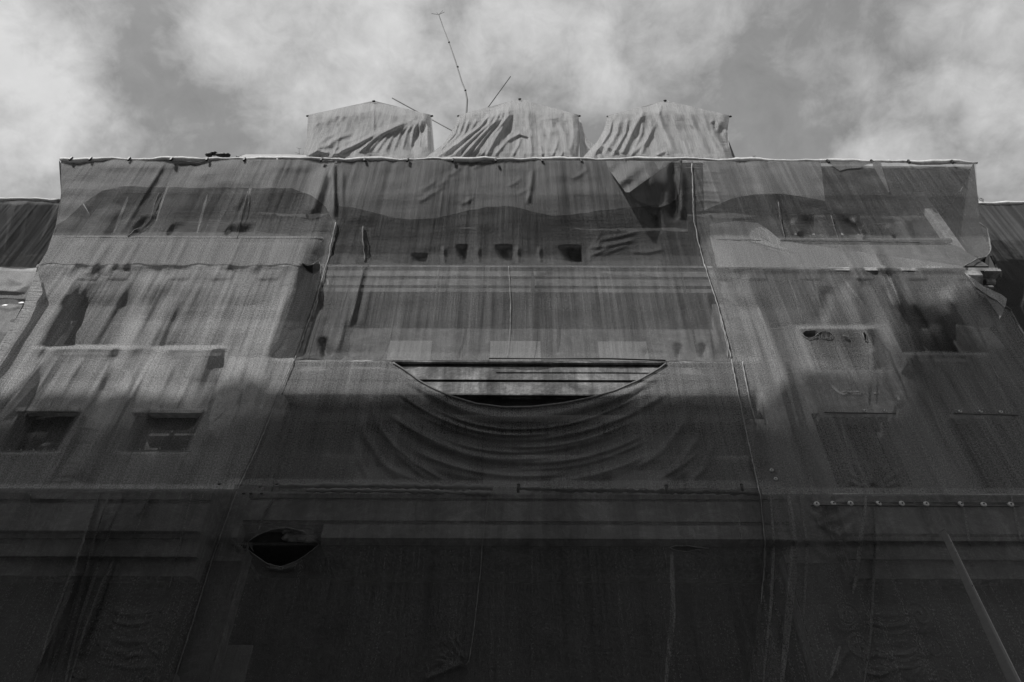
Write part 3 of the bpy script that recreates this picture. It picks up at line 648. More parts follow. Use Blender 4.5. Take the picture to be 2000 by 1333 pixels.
# hems, torn edges
def hem(pts, r, label=None, par=None, jit=.5, closed=True, m=M_HEM): 
    P = pts+[pts[0]] if closed else pts
    return edge_tube('torn_edge', P, r, m, par, -.015, 5, jit)
obs = {o['label'][:22]: o for o in bpy.data.objects if 'label' in o}
def sh_(pref): return next(o for o in bpy.data.objects if 'label' in o and o['label'].startswith(pref))
hem(EYE, .009, par=sh_('near black')); hem(SLIT, .012, par=sh_('near black')); hem(SLOT, .010, par=sh_('near black'))
for h in hole_r: hem(h, .010, par=sh_('streaked netting on the right'))
hem(hole_l, .016, par=sh_('sunlit grey netting over the left'))
xs = np.linspace(768, 1301, 90); A = np.stack([xs, SWAGf(xs)], 1)
Yh = field(A[:, :1].copy(), A[:, 1:].copy())[:, 0] + bulge(A[:, 0], A[:, 1]) - .02
MB().tube([tuple(p) for p in at(A[:, 0], A[:, 1]+1, Yh)], .028, 8).build('hem', M_HEM, sg, True)
hem([(1914,436),(1922,442),(1930,448),(1932,470),(1936,490),(1925,502),(1905,508),(1884,520)], .022, par=sh_('torn grey netting over the right'), closed=False, jit=1.4)
hem([(1884,532),(1905,560),(1925,575),(1966,600),(1975,606)], .018, par=sh_('streaked netting on the right'), closed=False, jit=.8)
for k in range(16):
    x = 458+k*2.2+random.uniform(-1,1); MB().tube([on(x, 1060+random.uniform(-2,2), -.03), on(x+random.uniform(-3,3), 1068, -.05), on(x+random.uniform(-8,8), 1074+random.uniform(0,7), -.03)], .005, 4).build('loose_thread', M_HEM, sh_('near black'))
# strands of thread across the small torn holes
for k in range(9):
    x = 1594+k*3.4; sq = MB().tube([on(x, 646, -.02), on(x+random.uniform(-1,1), 653, 0), on(x+random.uniform(-2,2), 661, -.02)], .006, 4).build('loose_thread', M_HEM, sh_('streaked netting on the right'))
# doubled-over pleats: denser cloth, crisp edges, part of their sheet
def pleat(pref, pts, w, mat, off=.012):
    A = np.array(sorted(pts, key=lambda p: p[1]), float); c = lambda y: np.interp(y, A[:, 1], A[:, 0])
    y0, y1 = A[0, 1], A[-1, 1]; ww = lambda y: w*(.35+.65*np.sin(np.pi*np.clip((y-y0)/(y1-y0), 0, 1))**.6)+.5*np.sin(y*.21)
    s_, t_ = np.meshgrid(np.linspace(0, 1, max(3, int(w/1.6)+2)), np.linspace(0, 1, int((y1-y0)/3)+2))
    py = y0+(y1-y0)*t_; px = c(py)+(s_-.5)*ww(py); Y = field(px, py)+off
    grid_mesh('pleat', px, py, Y, mat, sh_(pref))
M_PB = cloth_mat('pleat_lower', .175, .82, 17, .25, .4); M_PL = cloth_mat('pleat_left', .31, .84, 18, .25, .4); M_PR = cloth_mat('pleat_right', .23, .84, 19, .25, .4); M_PC = cloth_mat('pleat_middle', .16, .8, 20, .25, .4)
LL, LR, LM, WL_, WR_, AL, CC = 'dark netting at the lower left', 'dark netting at the lower right', 'near black', 'long streaked', 'streaked netting on the right', 'sunlit grey netting over the left', 'straight hanging'
for pref, m, items in ((LL, M_PB, (([(196,962),(150,1090),(100,1220),(66,1340)],5),([(214,962),(170,1100),(125,1240),(98,1340)],4),([(228,1000),(190,1110),(150,1230),(126,1340)],7),([(216,1093),(165,1230),(134,1340)],4),([(295,962),(280,1000),(262,1045)],4),([(60,965),(45,1050)],5),([(375,965),(352,1060),(330,1150)],4))),
    (LR, M_PB, (([(1540,967),(1552,1060),(1545,1160),(1526,1340)],15),([(1562,967),(1577,1060),(1570,1200)],6),([(1692,968),(1684,1030),(1676,1100),(1666,1160)],9),([(1708,985),(1708,1100),(1700,1250),(1687,1340)],5),([(1505,970),(1512,1060),(1506,1180),(1490,1340)],6),([(1880,975),(1900,1100)],5),([(1975,968),(1995,1060)],6),([(1640,1262),(1622,1325)],8))),
    (LM, M_PB, (([(1312,1078),(1314,1200),(1300,1340)],11),([(535,975),(515,1010),(505,1035)],6),([(1440,975),(1448,1056)],5))),
    (WL_, M_PL, (([(640,524),(612,600),(584,690)],5),([(262,530),(238,600),(212,680)],9),([(300,690),(265,760),(205,870),(165,950)],7),([(122,690),(64,800)],4),([(108,700),(34,830)],5),([(438,700),(400,830),(348,952)],9),([(560,540),(540,630),(520,720)],6),([(420,540),(398,680)],6),([(500,545),(476,650)],4),([(345,530),(332,600)],4),([(610,560),(585,640)],4),([(150,700),(95,800)],4),([(395,700),(345,800)],4))),
    (WR_, M_PR, (([(1640,535),(1690,600),(1730,700)],6),([(1735,532),(1760,600),(1790,700),(1830,820),(1872,950)],4),([(1700,655),(1702,720),(1698,792)],8),([(1716,700),(1712,790)],4),([(1480,600),(1530,760),(1585,955)],13),([(1540,540),(1568,630)],5),([(1880,570),(1935,700),(1985,850)],6),([(1725,540),(1752,620)],4),([(1640,810),(1672,950)],5),([(1780,700),(1822,850)],5),([(1590,540),(1606,630)],5),([(1900,700),(1945,800)],5))),
    (AL, M_PL, (([(345,320),(318,390),(305,432)],4),([(498,320),(490,360),(484,400)],5),([(405,380),(385,455)],5),([(250,385),(222,455)],6))),
    (CC, M_PC, (([(712,522),(700,580),(674,650)],6),([(858,524),(846,640)],5),([(1040,530),(1042,600)],9),([(1330,530),(1362,690)],5)))):
    for pts, w in items: pleat(pref, pts, w, m, -.012 if m is M_PB else .012)
# second layers that hang in front of the attic netting
def flap(label, l, r, bottom, off=.014, m=None, extra=None, top=row(314)):
    m = m or (C_FM if 'middle attic' in label else C_F)
    return sheet('netting_flap', label, l, r, top, pl(bottom), m, off, extra=extra, cat='netting flap')
def wig(pts, a=1.6):
    q = []
    for (x0,y0),(x1,y1) in zip(pts[:-1], pts[1:]):
        n = max(1, int(abs(x1-x0)/14))
        for k in range(n): q.append((x0+(x1-x0)*k/n, y0+(y1-y0)*k/n+random.uniform(-a, a)*(k > 0)))
    return q+[pts[-1]]
flap('second layer of netting along the top of the left attic, curving down at both ends', lambda y: EDGE_L(y)+1, SE(-2), wig([(100,446),(130,428),(165,396),(200,373),(240,364),(400,367),(570,368),(608,382),(636,404),(652,436),(670,450)], .8))
flap('second layer of netting with a ragged wavy foot along the middle attic', SE(3), ply([(1318,290),(1316,380),(1290,402)]), wig([(640,398),(700,408),(760,424),(800,429),(850,427),(900,415),(950,404),(990,402),(1000,404),(1040,414),(1080,422),(1150,416),(1165,412),(1230,406),(1290,401),(1330,398)], 1.3))
flap('second layer of netting with a straight right edge on the right attic', ply([(1372,290),(1376,420)]), ply([(1600,290),(1612,400)]), wig([(1340,424),(1392,404),(1430,388),(1475,380),(1530,379),(1580,387),(1614,394),(1640,396)], .6))
flap('small scalloped flap of netting under the right roof edge', 1620, 1698, wig([(1610,314),(1622,322),(1640,334),(1655,330),(1680,328),(1700,318)], .5), -.03, C_P)
f5 = flap('narrow slanting ribbon of netting below the right roof edge', ply([(1700,290),(1705,325),(1735,376)]), ply([(1716,290),(1722,325),(1738,376)]), [(1600,376),(1800,376)], -.03, C_P)
f6 = flap('loose triangular pouch of netting sagging from the roof edge', ply([(1176,290),(1188,330),(1222,376)]), ply([(1318,290),(1318,312),(1228,377)]), [(1000,376),(1400,376)], -.12,
     extra=lambda px, py: -.42*sm((py-313)/40)*np.exp(-((px-1250+(py-313)*.5)/38)**2)-.07*np.sin((px+py*1.1)/9.0)*sm((py-313)/30), m=C_P)
f7 = flap('dark sagging belly of netting beside the loose pouch', ply([(1222,290),(1222,374),(1232,384),(1250,395),(1272,403)]), ply([(1334,290),(1328,340),(1326,378),(1320,390),(1306,400),(1290,405)]), [(1000,405),(1400,405)], -.08,
     extra=lambda px, py: -.30*np.exp(-((px-1285)/30)**2)*np.exp(-((py-350)/26.)**2)+.05*np.sin(px/7), m=C_UPM)
# patch on the right cornice, small flap at the left corner
flap('pale patch of doubled netting over the right string course', ply([(1384,425),(1388,470),(1400,520)]), ply([(1505,425),(1520,470),(1880,520)]), [(1300,522),(1990,525)], .014, top=pl([(1300,438),(1385,438),(1440,432),(1480,436),(1506,452),(1515,466),(1520,472),(1990,476)]))

# free-standing side returns so the block is wrapped from other sides too
def side_return(edge, y0, y1, dY, label_parent, mat, name='side_return', flare=0):
    ys = np.linspace(y0, y1, 60); xs = edge(ys); Y = field(xs[:, None].copy(), ys[:, None].copy())[:, 0]+.0
    P = at(xs, ys, Y); mb = MB(); n = len(ys); K = 10
    for k in range(K+1):
        for p in P:
            mb.v.append((p[0]+.06*math.sin(k*1.3+p[2]*.7)+flare*k/K, p[1]+(dY)*k/K, p[2]))
    for k in range(K):
        for i in range(n-1): mb.f.append((k*n+i, k*n+i+1, (k+1)*n+i+1, (k+1)*n+i))
    o = mb.build(name, mat, label_parent, True); return o
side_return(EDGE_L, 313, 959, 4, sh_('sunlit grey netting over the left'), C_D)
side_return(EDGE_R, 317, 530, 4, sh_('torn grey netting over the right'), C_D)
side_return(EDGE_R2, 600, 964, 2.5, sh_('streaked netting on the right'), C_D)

# roof-edge roll, clips
def roll(name, pts, Y, r, mat, label):
    P = []
    for a, b in zip(pts[:-1], pts[1:]):
        m = max(1, int((b[0]-a[0])/9))
        for k in range(m):
            x = a[0]+(b[0]-a[0])*k/m; y = a[1]+(b[1]-a[1])*k/m + .7*math.sin(x*.05)+.5*math.sin(x*.13+1); P.append(atv(x, y, Y))
    P.append(atv(pts[-1][0], pts[-1][1], Y)); rr = [r*(1+.35*math.sin(i*.31)+.3*random.uniform(-1, 1)*(i % 3 == 0)) for i in range(len(P))]; P = [q-Vector((0, 0, .05*abs(math.sin(i*.28)))) for i, q in enumerate(P)]
    o = MB().tube(P, rr, 8).build(name, mat, None, True); tag(o, label, 'netting hem'); return o
M_ROLL = solid_mat('painted_sunlit_hem', .5, .75, 5, .85, .006)  # paler than the netting, the sun on the roof edge put into its colour
roll('roof_edge_hem', [(118,312),(330,310.5),(480,310),(600,309.5),(700,311.5),(1000,310.5),(1200,311),(1320,310),(1420,312.5),(1600,314),(1907,317)], 13.93, .075, M_ROLL, 'bright rolled hem of netting along the top edge of the main roof')
roll('roof_edge_hem', [(-260,388),(60,388),(117,391)], 14.95, .07, M_ROLL, 'bright rolled hem along the lower roof at the far left')
roll('roof_edge_hem', [(1910,397),(2000,396),(2300,398)], 15.85, .06, M_ROLL, 'bright rolled hem along the lower roof at the far right')
clips = [140,178,253,336,405,478,542,629,712,797,885,968,1058,1135,1220,1330,1616,1702,1774,1859]
first = None
for i, x in enumerate(clips):
    y = 313+(x-1000)*.0035
    if first is None:
        o = MB().box(-.035,.035,-.05,.03,-.13,.06).build('clip', M_DARK, None, bevel=.01); first = o
    else: o = first.copy(); S.collection.objects.link(o)
    p_ = atv(x, y, 13.86); o.location = p_; o.rotation_euler = (0, random.uniform(-.3, .3), 0)
    near = 'above the left attic' if x < 650 else 'above the middle attic' if x < 1350 else 'above the right attic'
    tag(o, 'dark clip %s, number %d from the left along the roof edge' % (near, i+1), 'clip', 'clips along the roof edge')

# ---- flanking lower nets
def custom(name, label, left, right, top, bot, Yfn, mat, holes=(), step=3, cat='netting', folds=(), wr=.05, fs=1.0):
    px, py = sheet_grid(left, right, top, bot, step); Y = Yfn(px, py)
    for pts, w, a in folds:
        A = np.array(pts, float); d, t = segdist(px, py, A); Y = Y - a*fs*np.exp(-(d/w)**2)*np.clip(6.4*t*(1-t), 0, 1)
    X = at(px, py, 15.)[..., 0]; Z = at(px, py, 15.)[..., 2]
    Y = Y + wr*(vnoise(X*1.3, Z*.6, 1) + .5*vnoise(X*3+Z, Z*1.2, 2) + .3*vnoise(X*7, Z*2, 4))
    o = grid_mesh(name, px, py, Y, mat, None, holes); tag(o, label, cat); return o
yfl = pl([(385,14.95),(400,15.0),(440,15.6),(500,16.5),(522,16.6),(528,15.9),(560,15.85),(700,16.3),(1000,16.8)])
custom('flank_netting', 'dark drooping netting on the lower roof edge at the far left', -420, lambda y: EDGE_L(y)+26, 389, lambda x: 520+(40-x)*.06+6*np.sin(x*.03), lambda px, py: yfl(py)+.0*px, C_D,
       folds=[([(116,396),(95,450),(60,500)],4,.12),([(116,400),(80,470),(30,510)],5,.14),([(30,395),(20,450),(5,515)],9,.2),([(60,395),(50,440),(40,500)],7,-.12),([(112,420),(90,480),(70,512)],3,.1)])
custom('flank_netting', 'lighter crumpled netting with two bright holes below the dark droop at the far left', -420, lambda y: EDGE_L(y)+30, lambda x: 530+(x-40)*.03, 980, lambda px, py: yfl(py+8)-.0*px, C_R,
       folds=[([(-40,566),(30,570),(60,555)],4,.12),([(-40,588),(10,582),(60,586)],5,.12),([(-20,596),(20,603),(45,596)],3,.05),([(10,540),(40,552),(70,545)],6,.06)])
for i, (x, y) in enumerate(((10,597),(42,592))):
    o = MB().ball((0,0,0), .075, 8, 5, (1.5,.25,.7)).build('sky_gap_disc', M_WHITE, None, True); o.location = atv(x, y, 15.72)  # white disc painted in place of bright sky showing through a hole
    tag(o, ('left' if i == 0 else 'right')+' one of two white discs standing in for sky through the far left netting', 'washer', 'white discs on the far left netting')
FT = custom('corner_flap', 'smooth pale triangle of netting hanging below the left corner of the cornice', ply([(70,532),(45,600),(8,660),(-40,740)]), ply([(74,532),(84,572),(40,640),(-20,740)]), 532, 740, lambda px, py: 14.0+(py-532)*.0028, C_T, cat='netting flap', wr=.01)
yfr = pl([(395,15.85),(410,15.9),(500,16.3),(590,16.5),(600,16.2),(1000,16.6)])
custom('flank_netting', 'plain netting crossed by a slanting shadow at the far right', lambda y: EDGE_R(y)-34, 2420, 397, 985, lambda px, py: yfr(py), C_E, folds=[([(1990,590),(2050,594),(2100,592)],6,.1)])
# torn pocket at the right end of the cornice: cornice end exposed, loose cloth behind
mb = MB(); mb.profile(X_(1884,535,14.3), X_(1916,535,14.3), [(14.9, Z_(528,14.3)), (14.22, Z_(529,14.3)), (14.22, Z_(538,14.3)), (14.5, Z_(549,14.3)), (14.9, Z_(549,14.4))]); mb.build('bracket', M_STONE, B, bevel=.02)
mb = MB(); mb.box(X_(1918,527,14.3), X_(1950,527,14.3), 14.2, 14.9, Z_(531,14.3), Z_(527,14.3)).tube([(X_(1922,551,14.6), 14.55, Z_(551,14.6)), (X_(1940,551,14.6), 14.55, Z_(551,14.6))], .10, 8).tube([(X_(1920,559,14.6), 14.6, Z_(559,14.6)), (X_(1938,559,14.6), 14.6, Z_(559,14.6))], .08, 8)
mb.build('cornice_end', M_STONE, B)
custom('corner_flap', 'thin loose netting hanging behind the bared cornice end at the right corner', ply([(1885,500),(1884,528),(1925,590)]), ply([(1936,490),(1958,535),(1948,570),(1945,600)]), lambda x: 500+0*x, 572, lambda px, py: 14.75+(py-500)*.004, C_D, cat='netting flap',
       folds=[([(1936,495),(1900,520),(1886,527)],3,.1),([(1930,480),(1945,520),(1950,540)],3,.1)])
custom('corner_flap', 'bright curled tongue of netting pointing right below the bared cornice end', ply([(1884,534),(1915,568),(1945,585),(1962,601)]), ply([(1886,534),(1922,560),(1955,575),(1967,584),(1963,602)]), 534, 601, lambda px, py: 14.0+.1*np.sin(px/8), C_T, cat='netting flap', wr=.01)

# ------------------------------------------------------------------ roof turrets and their shrouds
def turret(lab, x0, x1, xa, ya, yt, mat_folds, leftf, rightf, Yf=15.5, notch=None):
    """inner turret: box with two posts and a gabled head, then the shroud as its own thing"""
    X0 = float(at(x0, yt, Yf)[0]); X1 = float(at(x1, yt, Yf)[0]); Zt = float(at(xa, yt, Yf)[2]); XA_ = float(at(xa, ya, Yf)[0]); ZA = float(at(xa, ya, Yf)[2])
    t = empty('roof_turret', ((X0+X1)/2, Yf+.3, ROOFZ), 'dark gabled roof turret faintly visible inside %s' % lab[0], 'turret', 'roof turrets under the nets')
    mb = MB(); i = .35; b = len(mb.v); yf = Yf+.3; yb = Yf+2.6
    for y in (yf, yb): mb.v += [(X0+i, y, ROOFZ), (X1-i, y, ROOFZ), (X1-i, y, Zt-.3), (XA_, y, ZA-.35), (X0+i, y, Zt-.3)]
    mb.f = [(0,1,2,3,4),(9,8,7,6,5),(0,5,6,1),(1,6,7,2),(2,7,8,3),(3,8,9,4),(4,9,5,0)]
    mb.build('wall', M_STONE_D, t)
    wx = (X1-X0)*.26; w = MB().box(X0+wx, X1-wx, yf-.04, yf-.004, ROOFZ+1.2, ROOFZ+2.95); w.build('window', M_GLASS, t)
    MB().box(X0+wx-.25, X1-wx+.25, yf-.12, yf-.045, ROOFZ+3.0, ROOFZ+3.14).build('lintel', M_STONE_L, t)
    topf = pl([(x0-60, yt+2), (x0, yt), (xa, ya), (x1, yt), (x1+60, yt+3)])
    def Yfn(px, py):
        Y = Yf + 0*px + .05*np.sin(px*.02)
        Y = Y - .25*np.exp(-((py-yt-1)/2.5)**2)*0 - .35*sm((py-yt-20)/60)*1.0
        Y = Y + .5*sm((yt-py)/30)                                   # head slopes back
        cx = np.clip(np.minimum((px-leftf(py))/14, (rightf(py)-px)/14), 0, 1)
        return Y + .30*(1-cx)**2
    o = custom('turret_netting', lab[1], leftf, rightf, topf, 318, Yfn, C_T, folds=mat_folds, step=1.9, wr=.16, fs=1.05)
    # sides and lid back to the rear
    mb = MB()
    def strip(F):
        b = len(mb.v); 
        for p in F: mb.v.append(tuple(p)); mb.v.append((p[0], p[1]+2.6, p[2]-.05))
        for k in range(len(F)-1): mb.f.append((b+2*k, b+2*k+2, b+2*k+3, b+2*k+1))
    ys = np.linspace(yt, 318, 20)
    for fn in (leftf, rightf): strip([at(float(fn(y)), y, float(Yfn(np.array([[float(fn(y))]]), np.array([[y]]))[0,0])) for y in ys])
    xs = np.linspace(x0, x1, 25); strip([at(x, float(topf(x)), float(Yfn(np.array([[x]]), np.array([[float(topf(x))]]))[0,0])) for x in xs])
    mb.build('return_panel', C_T, o, True)
    for (x, y) in ((x0, yt+2), (xa, ya+1), (x1, yt+2)):
        MB().ball(atv(x, y, Yf-.03+(.5 if y < yt else .28)), .05, 7, 5, (1.8,1,.9)).build('corner_tie', M_DARK, o, True)
    return o
f1 = []
for i in range(9): f1.append(([(700+i*17, 300-i*1), (730+i*13, 272-i*3), (775+i*7, 246-i*1.5)], 2.6, .10))
f1 += [([(640,309),(700,280),(760,250),(808,236)],4,.22),([(690,305),(745,262),(790,243)],3,.10),([(610,300),(625,288),(655,280)],5,.12),([(640,282),(665,268),(690,262)],4,.09),([(612,290),(640,268),(660,260)],4,.07),([(665,285),(700,270),(720,258)],4,.09),
       ([(800,300),(815,268),(838,236)],9,-.25),([(730,200),(730,260)],2,.06),([(604,228),(720,228),(842,228)],2.5,.015),([(598,305),(620,296),(650,300)],4,.12),([(650,304),(655,292),(662,286)],2.5,.09),([(662,304),(668,292),(676,286)],2.5,.09)]
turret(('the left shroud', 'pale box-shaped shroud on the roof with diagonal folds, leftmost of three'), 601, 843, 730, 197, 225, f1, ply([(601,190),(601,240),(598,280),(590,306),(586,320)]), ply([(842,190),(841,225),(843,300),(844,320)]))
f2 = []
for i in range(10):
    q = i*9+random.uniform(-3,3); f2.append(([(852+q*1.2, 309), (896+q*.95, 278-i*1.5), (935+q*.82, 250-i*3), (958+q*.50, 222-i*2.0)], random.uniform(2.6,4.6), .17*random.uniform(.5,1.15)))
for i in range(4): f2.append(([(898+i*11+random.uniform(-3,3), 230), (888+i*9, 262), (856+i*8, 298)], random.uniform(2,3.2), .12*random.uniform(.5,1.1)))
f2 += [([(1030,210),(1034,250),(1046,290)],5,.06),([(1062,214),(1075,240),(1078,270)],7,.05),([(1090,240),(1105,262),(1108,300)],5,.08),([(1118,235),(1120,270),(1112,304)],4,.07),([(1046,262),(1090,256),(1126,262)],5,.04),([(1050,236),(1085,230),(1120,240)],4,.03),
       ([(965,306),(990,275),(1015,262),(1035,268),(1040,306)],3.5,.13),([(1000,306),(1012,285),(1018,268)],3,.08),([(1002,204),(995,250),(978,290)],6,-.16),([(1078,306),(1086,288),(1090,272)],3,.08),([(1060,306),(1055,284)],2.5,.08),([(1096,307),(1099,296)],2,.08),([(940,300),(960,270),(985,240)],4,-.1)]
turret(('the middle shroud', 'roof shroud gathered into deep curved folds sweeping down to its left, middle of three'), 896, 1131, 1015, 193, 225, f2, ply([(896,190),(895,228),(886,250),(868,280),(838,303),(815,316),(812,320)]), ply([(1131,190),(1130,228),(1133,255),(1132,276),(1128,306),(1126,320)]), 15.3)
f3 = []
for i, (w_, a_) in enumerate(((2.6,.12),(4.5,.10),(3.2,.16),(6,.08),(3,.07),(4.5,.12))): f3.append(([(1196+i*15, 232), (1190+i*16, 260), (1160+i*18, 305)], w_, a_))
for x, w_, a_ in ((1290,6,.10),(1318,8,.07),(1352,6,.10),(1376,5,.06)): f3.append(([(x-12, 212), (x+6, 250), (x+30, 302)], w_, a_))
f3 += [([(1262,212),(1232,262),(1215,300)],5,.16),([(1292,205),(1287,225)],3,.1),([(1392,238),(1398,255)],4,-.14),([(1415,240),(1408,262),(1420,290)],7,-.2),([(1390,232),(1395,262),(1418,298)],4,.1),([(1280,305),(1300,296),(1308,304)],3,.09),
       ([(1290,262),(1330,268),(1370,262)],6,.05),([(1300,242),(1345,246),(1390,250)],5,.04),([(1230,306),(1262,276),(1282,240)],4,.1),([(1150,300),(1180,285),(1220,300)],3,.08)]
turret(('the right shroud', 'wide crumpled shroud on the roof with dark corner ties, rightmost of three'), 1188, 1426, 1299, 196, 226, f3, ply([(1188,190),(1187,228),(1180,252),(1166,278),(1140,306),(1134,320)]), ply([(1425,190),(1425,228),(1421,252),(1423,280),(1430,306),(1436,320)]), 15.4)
custom('bridging_netting', 'strip of netting sagging between the middle and right roof shrouds', ply([(1129,226),(1133,306),(1133,318)]), ply([(1133,226),(1141,262),(1152,278),(1170,290),(1190,318)]), lambda x: np.interp(x, [1120,1133,1142,1155,1175,1200],[226,232,258,276,284,284]), 318, lambda px, py: 15.9+0*px, C_T, cat='netting flap',
       folds=[([(1133,240),(1145,278),(1165,300)],3,.09),([(1136,270),(1150,290),(1175,308)],3,.09)])
# low ridge of netting on the roof between the edge and the left shroud
mb = MB(); P0 = [(468,306),(480,302),(560,302),(598,303),(600,312),(466,312)]; Q = [atv(x, y, 14.6) for x, y in P0]; n = len(Q)
mb.v = [tuple(q) for q in Q] + [(q.x, q.y+.8, q.z) for q in Q]; mb.f = [tuple(range(n-1, -1, -1)), tuple(range(n, 2*n))] + [(i, (i+1) % n, n+(i+1) % n, n+i) for i in range(n)]
tag(mb.build('roof_fold', C_T, None), 'low pale fold of netting lying on the roof left of the shrouds', 'netting flap')
# ------------------------------------------------------------------ antennas, poles
A = empty('antenna_mast', tuple(atv(911, 222, 17.2)), 'tall thin bent antenna mast with a four-armed tip above the gap between two shrouds', 'antenna')
pts = [atv(x, y, 17.2) for x, y in ((911,222),(912.5,195),(909,177),(902,160),(889,118),(877,83),(866,55),(857,29))]
pts = [Vector((pts[0].x-.02, pts[0].y, ROOFZ))] + pts
MB().tube(pts, [.045]*3+[.035]*3+[.028]*3, 6).build('mast', M_STEEL, A, True)
tip = pts[-1]
for (x, y) in ((843,27),(853,25),(868,24),(865,21)):
    MB().tube([tip, atv(x, y, 17.2)], .014, 5).build('antenna_arm', M_STEEL, A)
for (x, y) in ((909,177),(894,131),(877,83)):
    MB().ball(atv(x, y, 17.17), .06, 8, 5).build('joint', M_DARK, A, True)
o = MB().tube([atv(766,192,18.9), atv(882,255,18.9), atv(900,265,18.9)], .032, 6).build('roof_pole', M_STEEL, None, True); tag(o, 'thin dark pole slanting down to the right behind the left shroud', 'pole')
o = MB().tube([atv(997,150,18.9), atv(954,209,18.9), atv(936,233,18.9)], .032, 6).build('roof_pole', M_STEEL, None, True); tag(o, 'thin dark pole leaning up to the right behind the middle shroud', 'pole')
# weeds
def weed(px, py, Y, h, n, label):
    t = empty('weed', tuple(atv(px, py, Y)), label, 'plant'); mb = MB(); b = atv(px, py, Y)
    for i in range(n):
        a = random.uniform(-1.1, 1.1); l = h*random.uniform(.5, 1); e_ = b+Vector((math.sin(a)*l*.8, random.uniform(-.1, .1), math.cos(a)*l)); m_ = b.lerp(e_, .5)+Vector((random.uniform(-.04,.04), 0, .02))
        mb.tube([b, m_, e_], [.014, .011, .006], 5)
        for k in range(2):
            q = m_.lerp(e_, random.random()); mb.tube([q, q+Vector((random.uniform(-.14,.14), 0, random.uniform(.04,.16)))], [.009,.004], 4)
    mb.build('stem', M_TWIG, t)
weed(585,306,14.8,.55,6,'small bare weed on the roof beside the left shroud'); weed(1478,313,14.2,.32,3,'tiny weed on the roof edge right of the right shroud')
weed(1922,396,15.9,.35,4,'small grass tuft on the far right lower roof, next to the corner'); weed(462,306,14.5,.15,2,'tiny twig on the roof left of the low netting fold')
# dark rubble / rag lying on the roof
t = MB(); random.seed(5)
for i in range(16):
    x = 408+random.random()*36; c = atv(x, 303.5-3.2*math.exp(-((x-418)/7)**2), 14.35); t.ball(c, random.uniform(.05,.11), 7, 5, (1.5,1,.7))
o = t.build('rubble_bag', M_DARK, None, True); tag(o, 'dark lumpy rag lying on the roof edge near the left', 'rag')

# ------------------------------------------------------------------ cords, seams
def cord(label, pts, r=.018, jit=.8, m=M_CORD, off=-.05): 
    o = edge_tube('lacing_cord', pts, r*.75, m, None, off, 6, jit); tag(o, label, 'cord'); return o
sl = lambda y: float(SEAM_L(y)); sr = lambda y: float(SEAM_R(y))
cord('pale twisted cord down the upper left seam beside the middle netting', [(sl(y)+1, y) for y in (434,450,480,500,530,560,590,620,650,675,700)], .026, .9)
cord('thin pale cord continuing down the left seam below the knot to the lower ledge', [(sl(y), y) for y in (702,740,780,830,880,920,955)], .018, .6)
cord('faint cord slanting down through the lower left netting', [(sl(y), y) for y in (960,990,1020,1050,1090,1130,1180,1220,1270,1333,1400)], .016, .5, M_HEM)
cord('pale cord down the upper right seam beside the middle netting', [(sr(y), y) for y in (320,340,365,390,415,432,455,480,520,560,600,650,700)], .022, .8)
cord('pale cord running down from the ledge along the right edge of the swag', [(sr(y), y) for y in (702,740,780,830,870,920,965)], .018, .6)
cord('second thin cord inside the right edge of the middle netting', [(1404,600),(1408,630),(1416,655),(1420,680),(1422,700)], .012, .8)
cord('second pale line on the right beside the swag, nearer the wing', [(1450,707),(1458,750),(1466,790),(1478,830)], .018, .5)
cord('thin cord down the centre line of the hanging netting', [(993,520),(996,560),(997,600),(996,650),(991,698)], .010, .3, off=-.03)
cord('thin cord hanging from the lower ledge to the pinch point', [(955,966),(948,1010),(942,1060),(938,1120),(930,1190),(924,1240),(916,1290),(910,1300)], .012, .3, M_HEM, -.03)
cord('cord down the lower right seam from the ledge', [(1485,966),(1488,1000),(1494,1060),(1492,1120),(1486,1180)], .018, .4, M_HEM)
cord('cloth tie twisted along the left attic', [(310,378),(300,405),(294,430),(282,443),(262,450),(250,462)], .022, .8, M_HEM)
cord('thin tie line down the left attic near its right side', [(484,374),(476,405),(470,430),(463,465)], .014, .5, M_HEM)
cord('knotted tie on the left part of the middle attic', [(709,442),(708,470),(711,490),(713,512)], .026, 1.0, M_HEM)
cord('thin tie on the right attic above the string course', [(1520,395),(1524,430),(1533,465)], .014, .5, M_HEM)
cord('taut tie on the right attic beside the pockets', [(1623,420),(1630,445),(1640,475)], .014, .5, M_HEM)
cord('stitched line across the left attic at its window sills', [(128,464),(200,464),(300,465),(400,465),(500,466),(630,467)], .010, .7, M_STEEL, -.02)
cord('stitched line across the right attic at its window sills', [(1400,468),(1500,470),(1600,471),(1700,472),(1795,474)], .010, .7, M_STEEL, -.02)
# pipe above the bared ledge
o = MB().tube([atv(955,700.5,14.68), atv(1190,701,14.68), atv(1300,704.5,14.70)], .022, 8).build('steel_rod', M_DARK, None, True); tag(o, 'thin dark rod along the top of the bared stone ledge', 'rod')
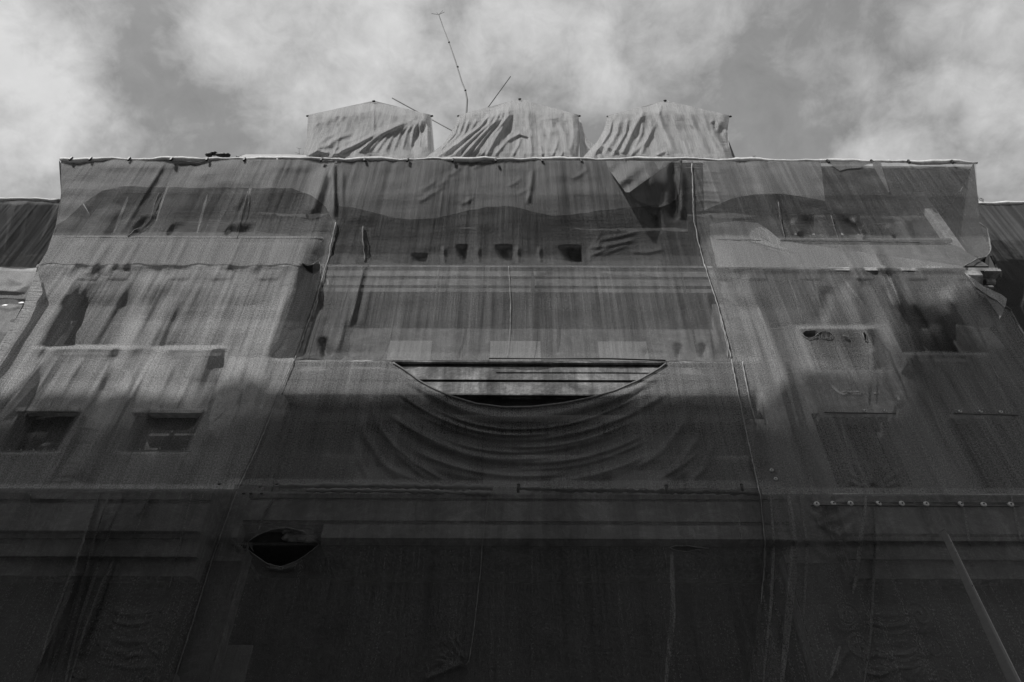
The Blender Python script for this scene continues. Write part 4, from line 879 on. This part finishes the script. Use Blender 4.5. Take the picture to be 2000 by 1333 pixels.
# rolled cloth on the middle lower ledge
def cloth_roll(label, pts, r, m):
    o = edge_tube('rolled_netting', pts, r, m, None, -.03, 8, .8); tag(o, label, 'netting roll')
cloth_roll('crumpled roll of netting along the left half of the lower ledge', [(545,950),(620,950),(700,950),(800,951),(900,952),(960,955)], .08, C_L)
cloth_roll('second thinner fold under the roll on the lower ledge', [(600,958),(700,959),(800,960),(900,963),(960,964)], .05, C_L)
cloth_roll('flattened roll of netting along the right half of the lower ledge', [(1010,955),(1100,958),(1200,959),(1300,961),(1400,962),(1480,964)], .05, C_S)
pins = [(1012,955,'near the centre'),(1302,957,'right of the swag'),(1450,955,'near the right seam')]
for x, y, w in pins:
    o = MB().tube([(0,0,-.11),(0,0,.03),(.01,.02,.12)], .035, 8).ball((.01,.02,.12), .045, 8, 5).build('ledge_pin', M_DARK, None, True); o.location = on(x, y, -.1)
    tag(o, 'short black pin standing on the lower ledge %s' % w, 'pin', 'pins on the lower ledge')
small = [(508,951),(428,946),(541,946),(476,964),(490,964),(511,964)]
for i, (x, y) in enumerate(small):
    o = MB().ball((0,0,0), .035, 7, 5, (1.3,.6,.8)).build('knot', M_DARK, None, True); o.location = on(x, y, -.03)
    tag(o, 'dark knot on the ledge left of the lower roll, number %d of its cluster' % (i+1), 'knot', 'knots on the lower ledge')
# round washers
base = None
WASH = [(17,880,'left window sill, leftmost'),(40,880,'left window sill, second'),(64,880,'left window sill, third'),(87,880,'left window sill, fourth'),(103,880,'left window sill, rightmost'),
        (271,879,'second window sill from the left, left one'),(311,878,'second window sill from the left, middle one'),(358,879,'second window sill from the left, right one'),
        (1689,803,'right wing, pair left of the deep folds, left one'),(1729,803,'right wing, pair left of the deep folds, right one'),
        (1875,804,'far right strip, left one'),(1915,804,'far right strip, middle one'),(1955,805,'far right strip, right one'),
        (1595,985,'lower right strip, first from the left'),(1627,984,'lower right strip, second from the left'),(1661,984,'lower right strip, third from the left'),(1716,984,'lower right strip, fourth from the left'),
        (1761,984,'lower right strip, fifth from the left'),(1809,985,'lower right strip, sixth from the left'),(1876,985,'lower right strip, third from the right'),(1921,986,'lower right strip, second from the right'),(1974,986,'lower right strip, rightmost'),
        (1507,919,'dark flank fold beside the right wing, upper one'),(1515,936,'dark flank fold beside the right wing, lower one')]
for x, y, w in WASH:
    if base is None:
        mb = MB(); mb.tube([(0,0,0),(0,-.02,0),(0,-.03,0)], [.068,.062,.04], 14); base = mb.build('washer', solid_mat('grey_plastic', .36, .45, 6, .5, .002), None, True)
        o = base; nb_ = MB().tube([(0,-.03,0),(0,-.05,0)], [.02,.018], 8).build('screw', M_DARK, o); nbm = nb_
    else:
        o = base.copy(); S.collection.objects.link(o); c = nbm.copy(); S.collection.objects.link(c); c.parent = o
    o.location = on(x, y, -.045); o.rotation_euler = (random.uniform(-.2,.1), 0, random.uniform(-.3,.3)); k_ = .75 if y < 950 else 1.0; o.scale = (k_, k_, k_)
    tag(o, 'round grey washer on %s' % w, 'washer', 'round washers holding down the netting')
# battens the washers sit on
for pts, lab in (([(10,882),(105,882)],'thin batten across the leftmost window hollow'),([(250,881),(372,881)],'thin batten across the second window hollow'),([(1610,806),(1750,808)],'thin dark batten under the pair of washers on the right wing'),([(1865,808),(1990,811)],'thin dark batten at the far right of the right wing'),([(1585,987),(1990,989)],'faint batten behind the washers at the lower right')):
    o = MB().tube([on(x, y, -.02) for x, y in [(pts[0][0]+(pts[1][0]-pts[0][0])*k/8, pts[0][1]+(pts[1][1]-pts[0][1])*k/8) for k in range(9)]], .018, 5).build('batten', M_FRAME if pts[0][0] < 400 else M_STEEL, None, True); tag(o, lab, 'batten')
# ------------------------------------------------------------------ inclined steel box beam, lower right
def camp(px, py, d):
    r = ray(px, py)/F; return Vector([float(v) for v in r*d]) + Vector((0, 0, CZ))
p1 = camp(1843.5, 1041, 10.4); p2 = camp(1980, 1333, 5.2); dr = (p1-p2).normalized(); p0 = p1 - dr*(p1.z/dr.z)
BE = empty('steel_beam', tuple(p0), 'leaning square steel beam with a capped end at the lower right', 'beam')
u = dr.cross(Vector((0, 1, 0))).normalized(); u = -u if u.x < 0 else u
u = (u + Vector((0, .0, 0))).normalized(); v = dr.cross(u).normalized(); v = -v if v.y > 0 else v
# turn the section so two faces show
a = math.radians(-24); uu = u*math.cos(a)+v*math.sin(a); vv = v*math.cos(a)-u*math.sin(a)
def boxbeam(q0, q1, hw, hh):
    mb = MB()
    for q in (q0, q1):
        for s, t_ in ((-1,-1),(1,-1),(1,1),(-1,1)): mb.v.append(tuple(q+uu*hw*s+vv*hh*t_))
    mb.f = [(0,3,2,1),(4,5,6,7),(0,1,5,4),(1,2,6,5),(2,3,7,6),(3,0,4,7)]; return mb
boxbeam(p0, p1, .036, .036).build('tube', M_STEEL, BE, bevel=.006)
boxbeam(p1-dr*.0, p1+dr*.03, .040, .040).build('end_cap', M_DARK, BE, bevel=.004)
lip = boxbeam(p0+uu*.030, p1+uu*.030-dr*.1, .0075, .0395); lip.build('edge_strip', M_STEEL_L, BE)
for tt in (.9, 1.5, 3.2):
    q = p1-dr*tt; MB().ball(q+vv*.037-uu*.012, .009, 8, 5).build('bolt', M_DARK, BE, True)
boxbeam(p0-Vector((0,0,.02)), p0+Vector((0,0,.03)), .14, .14).build('base_plate', M_DARK, BE)
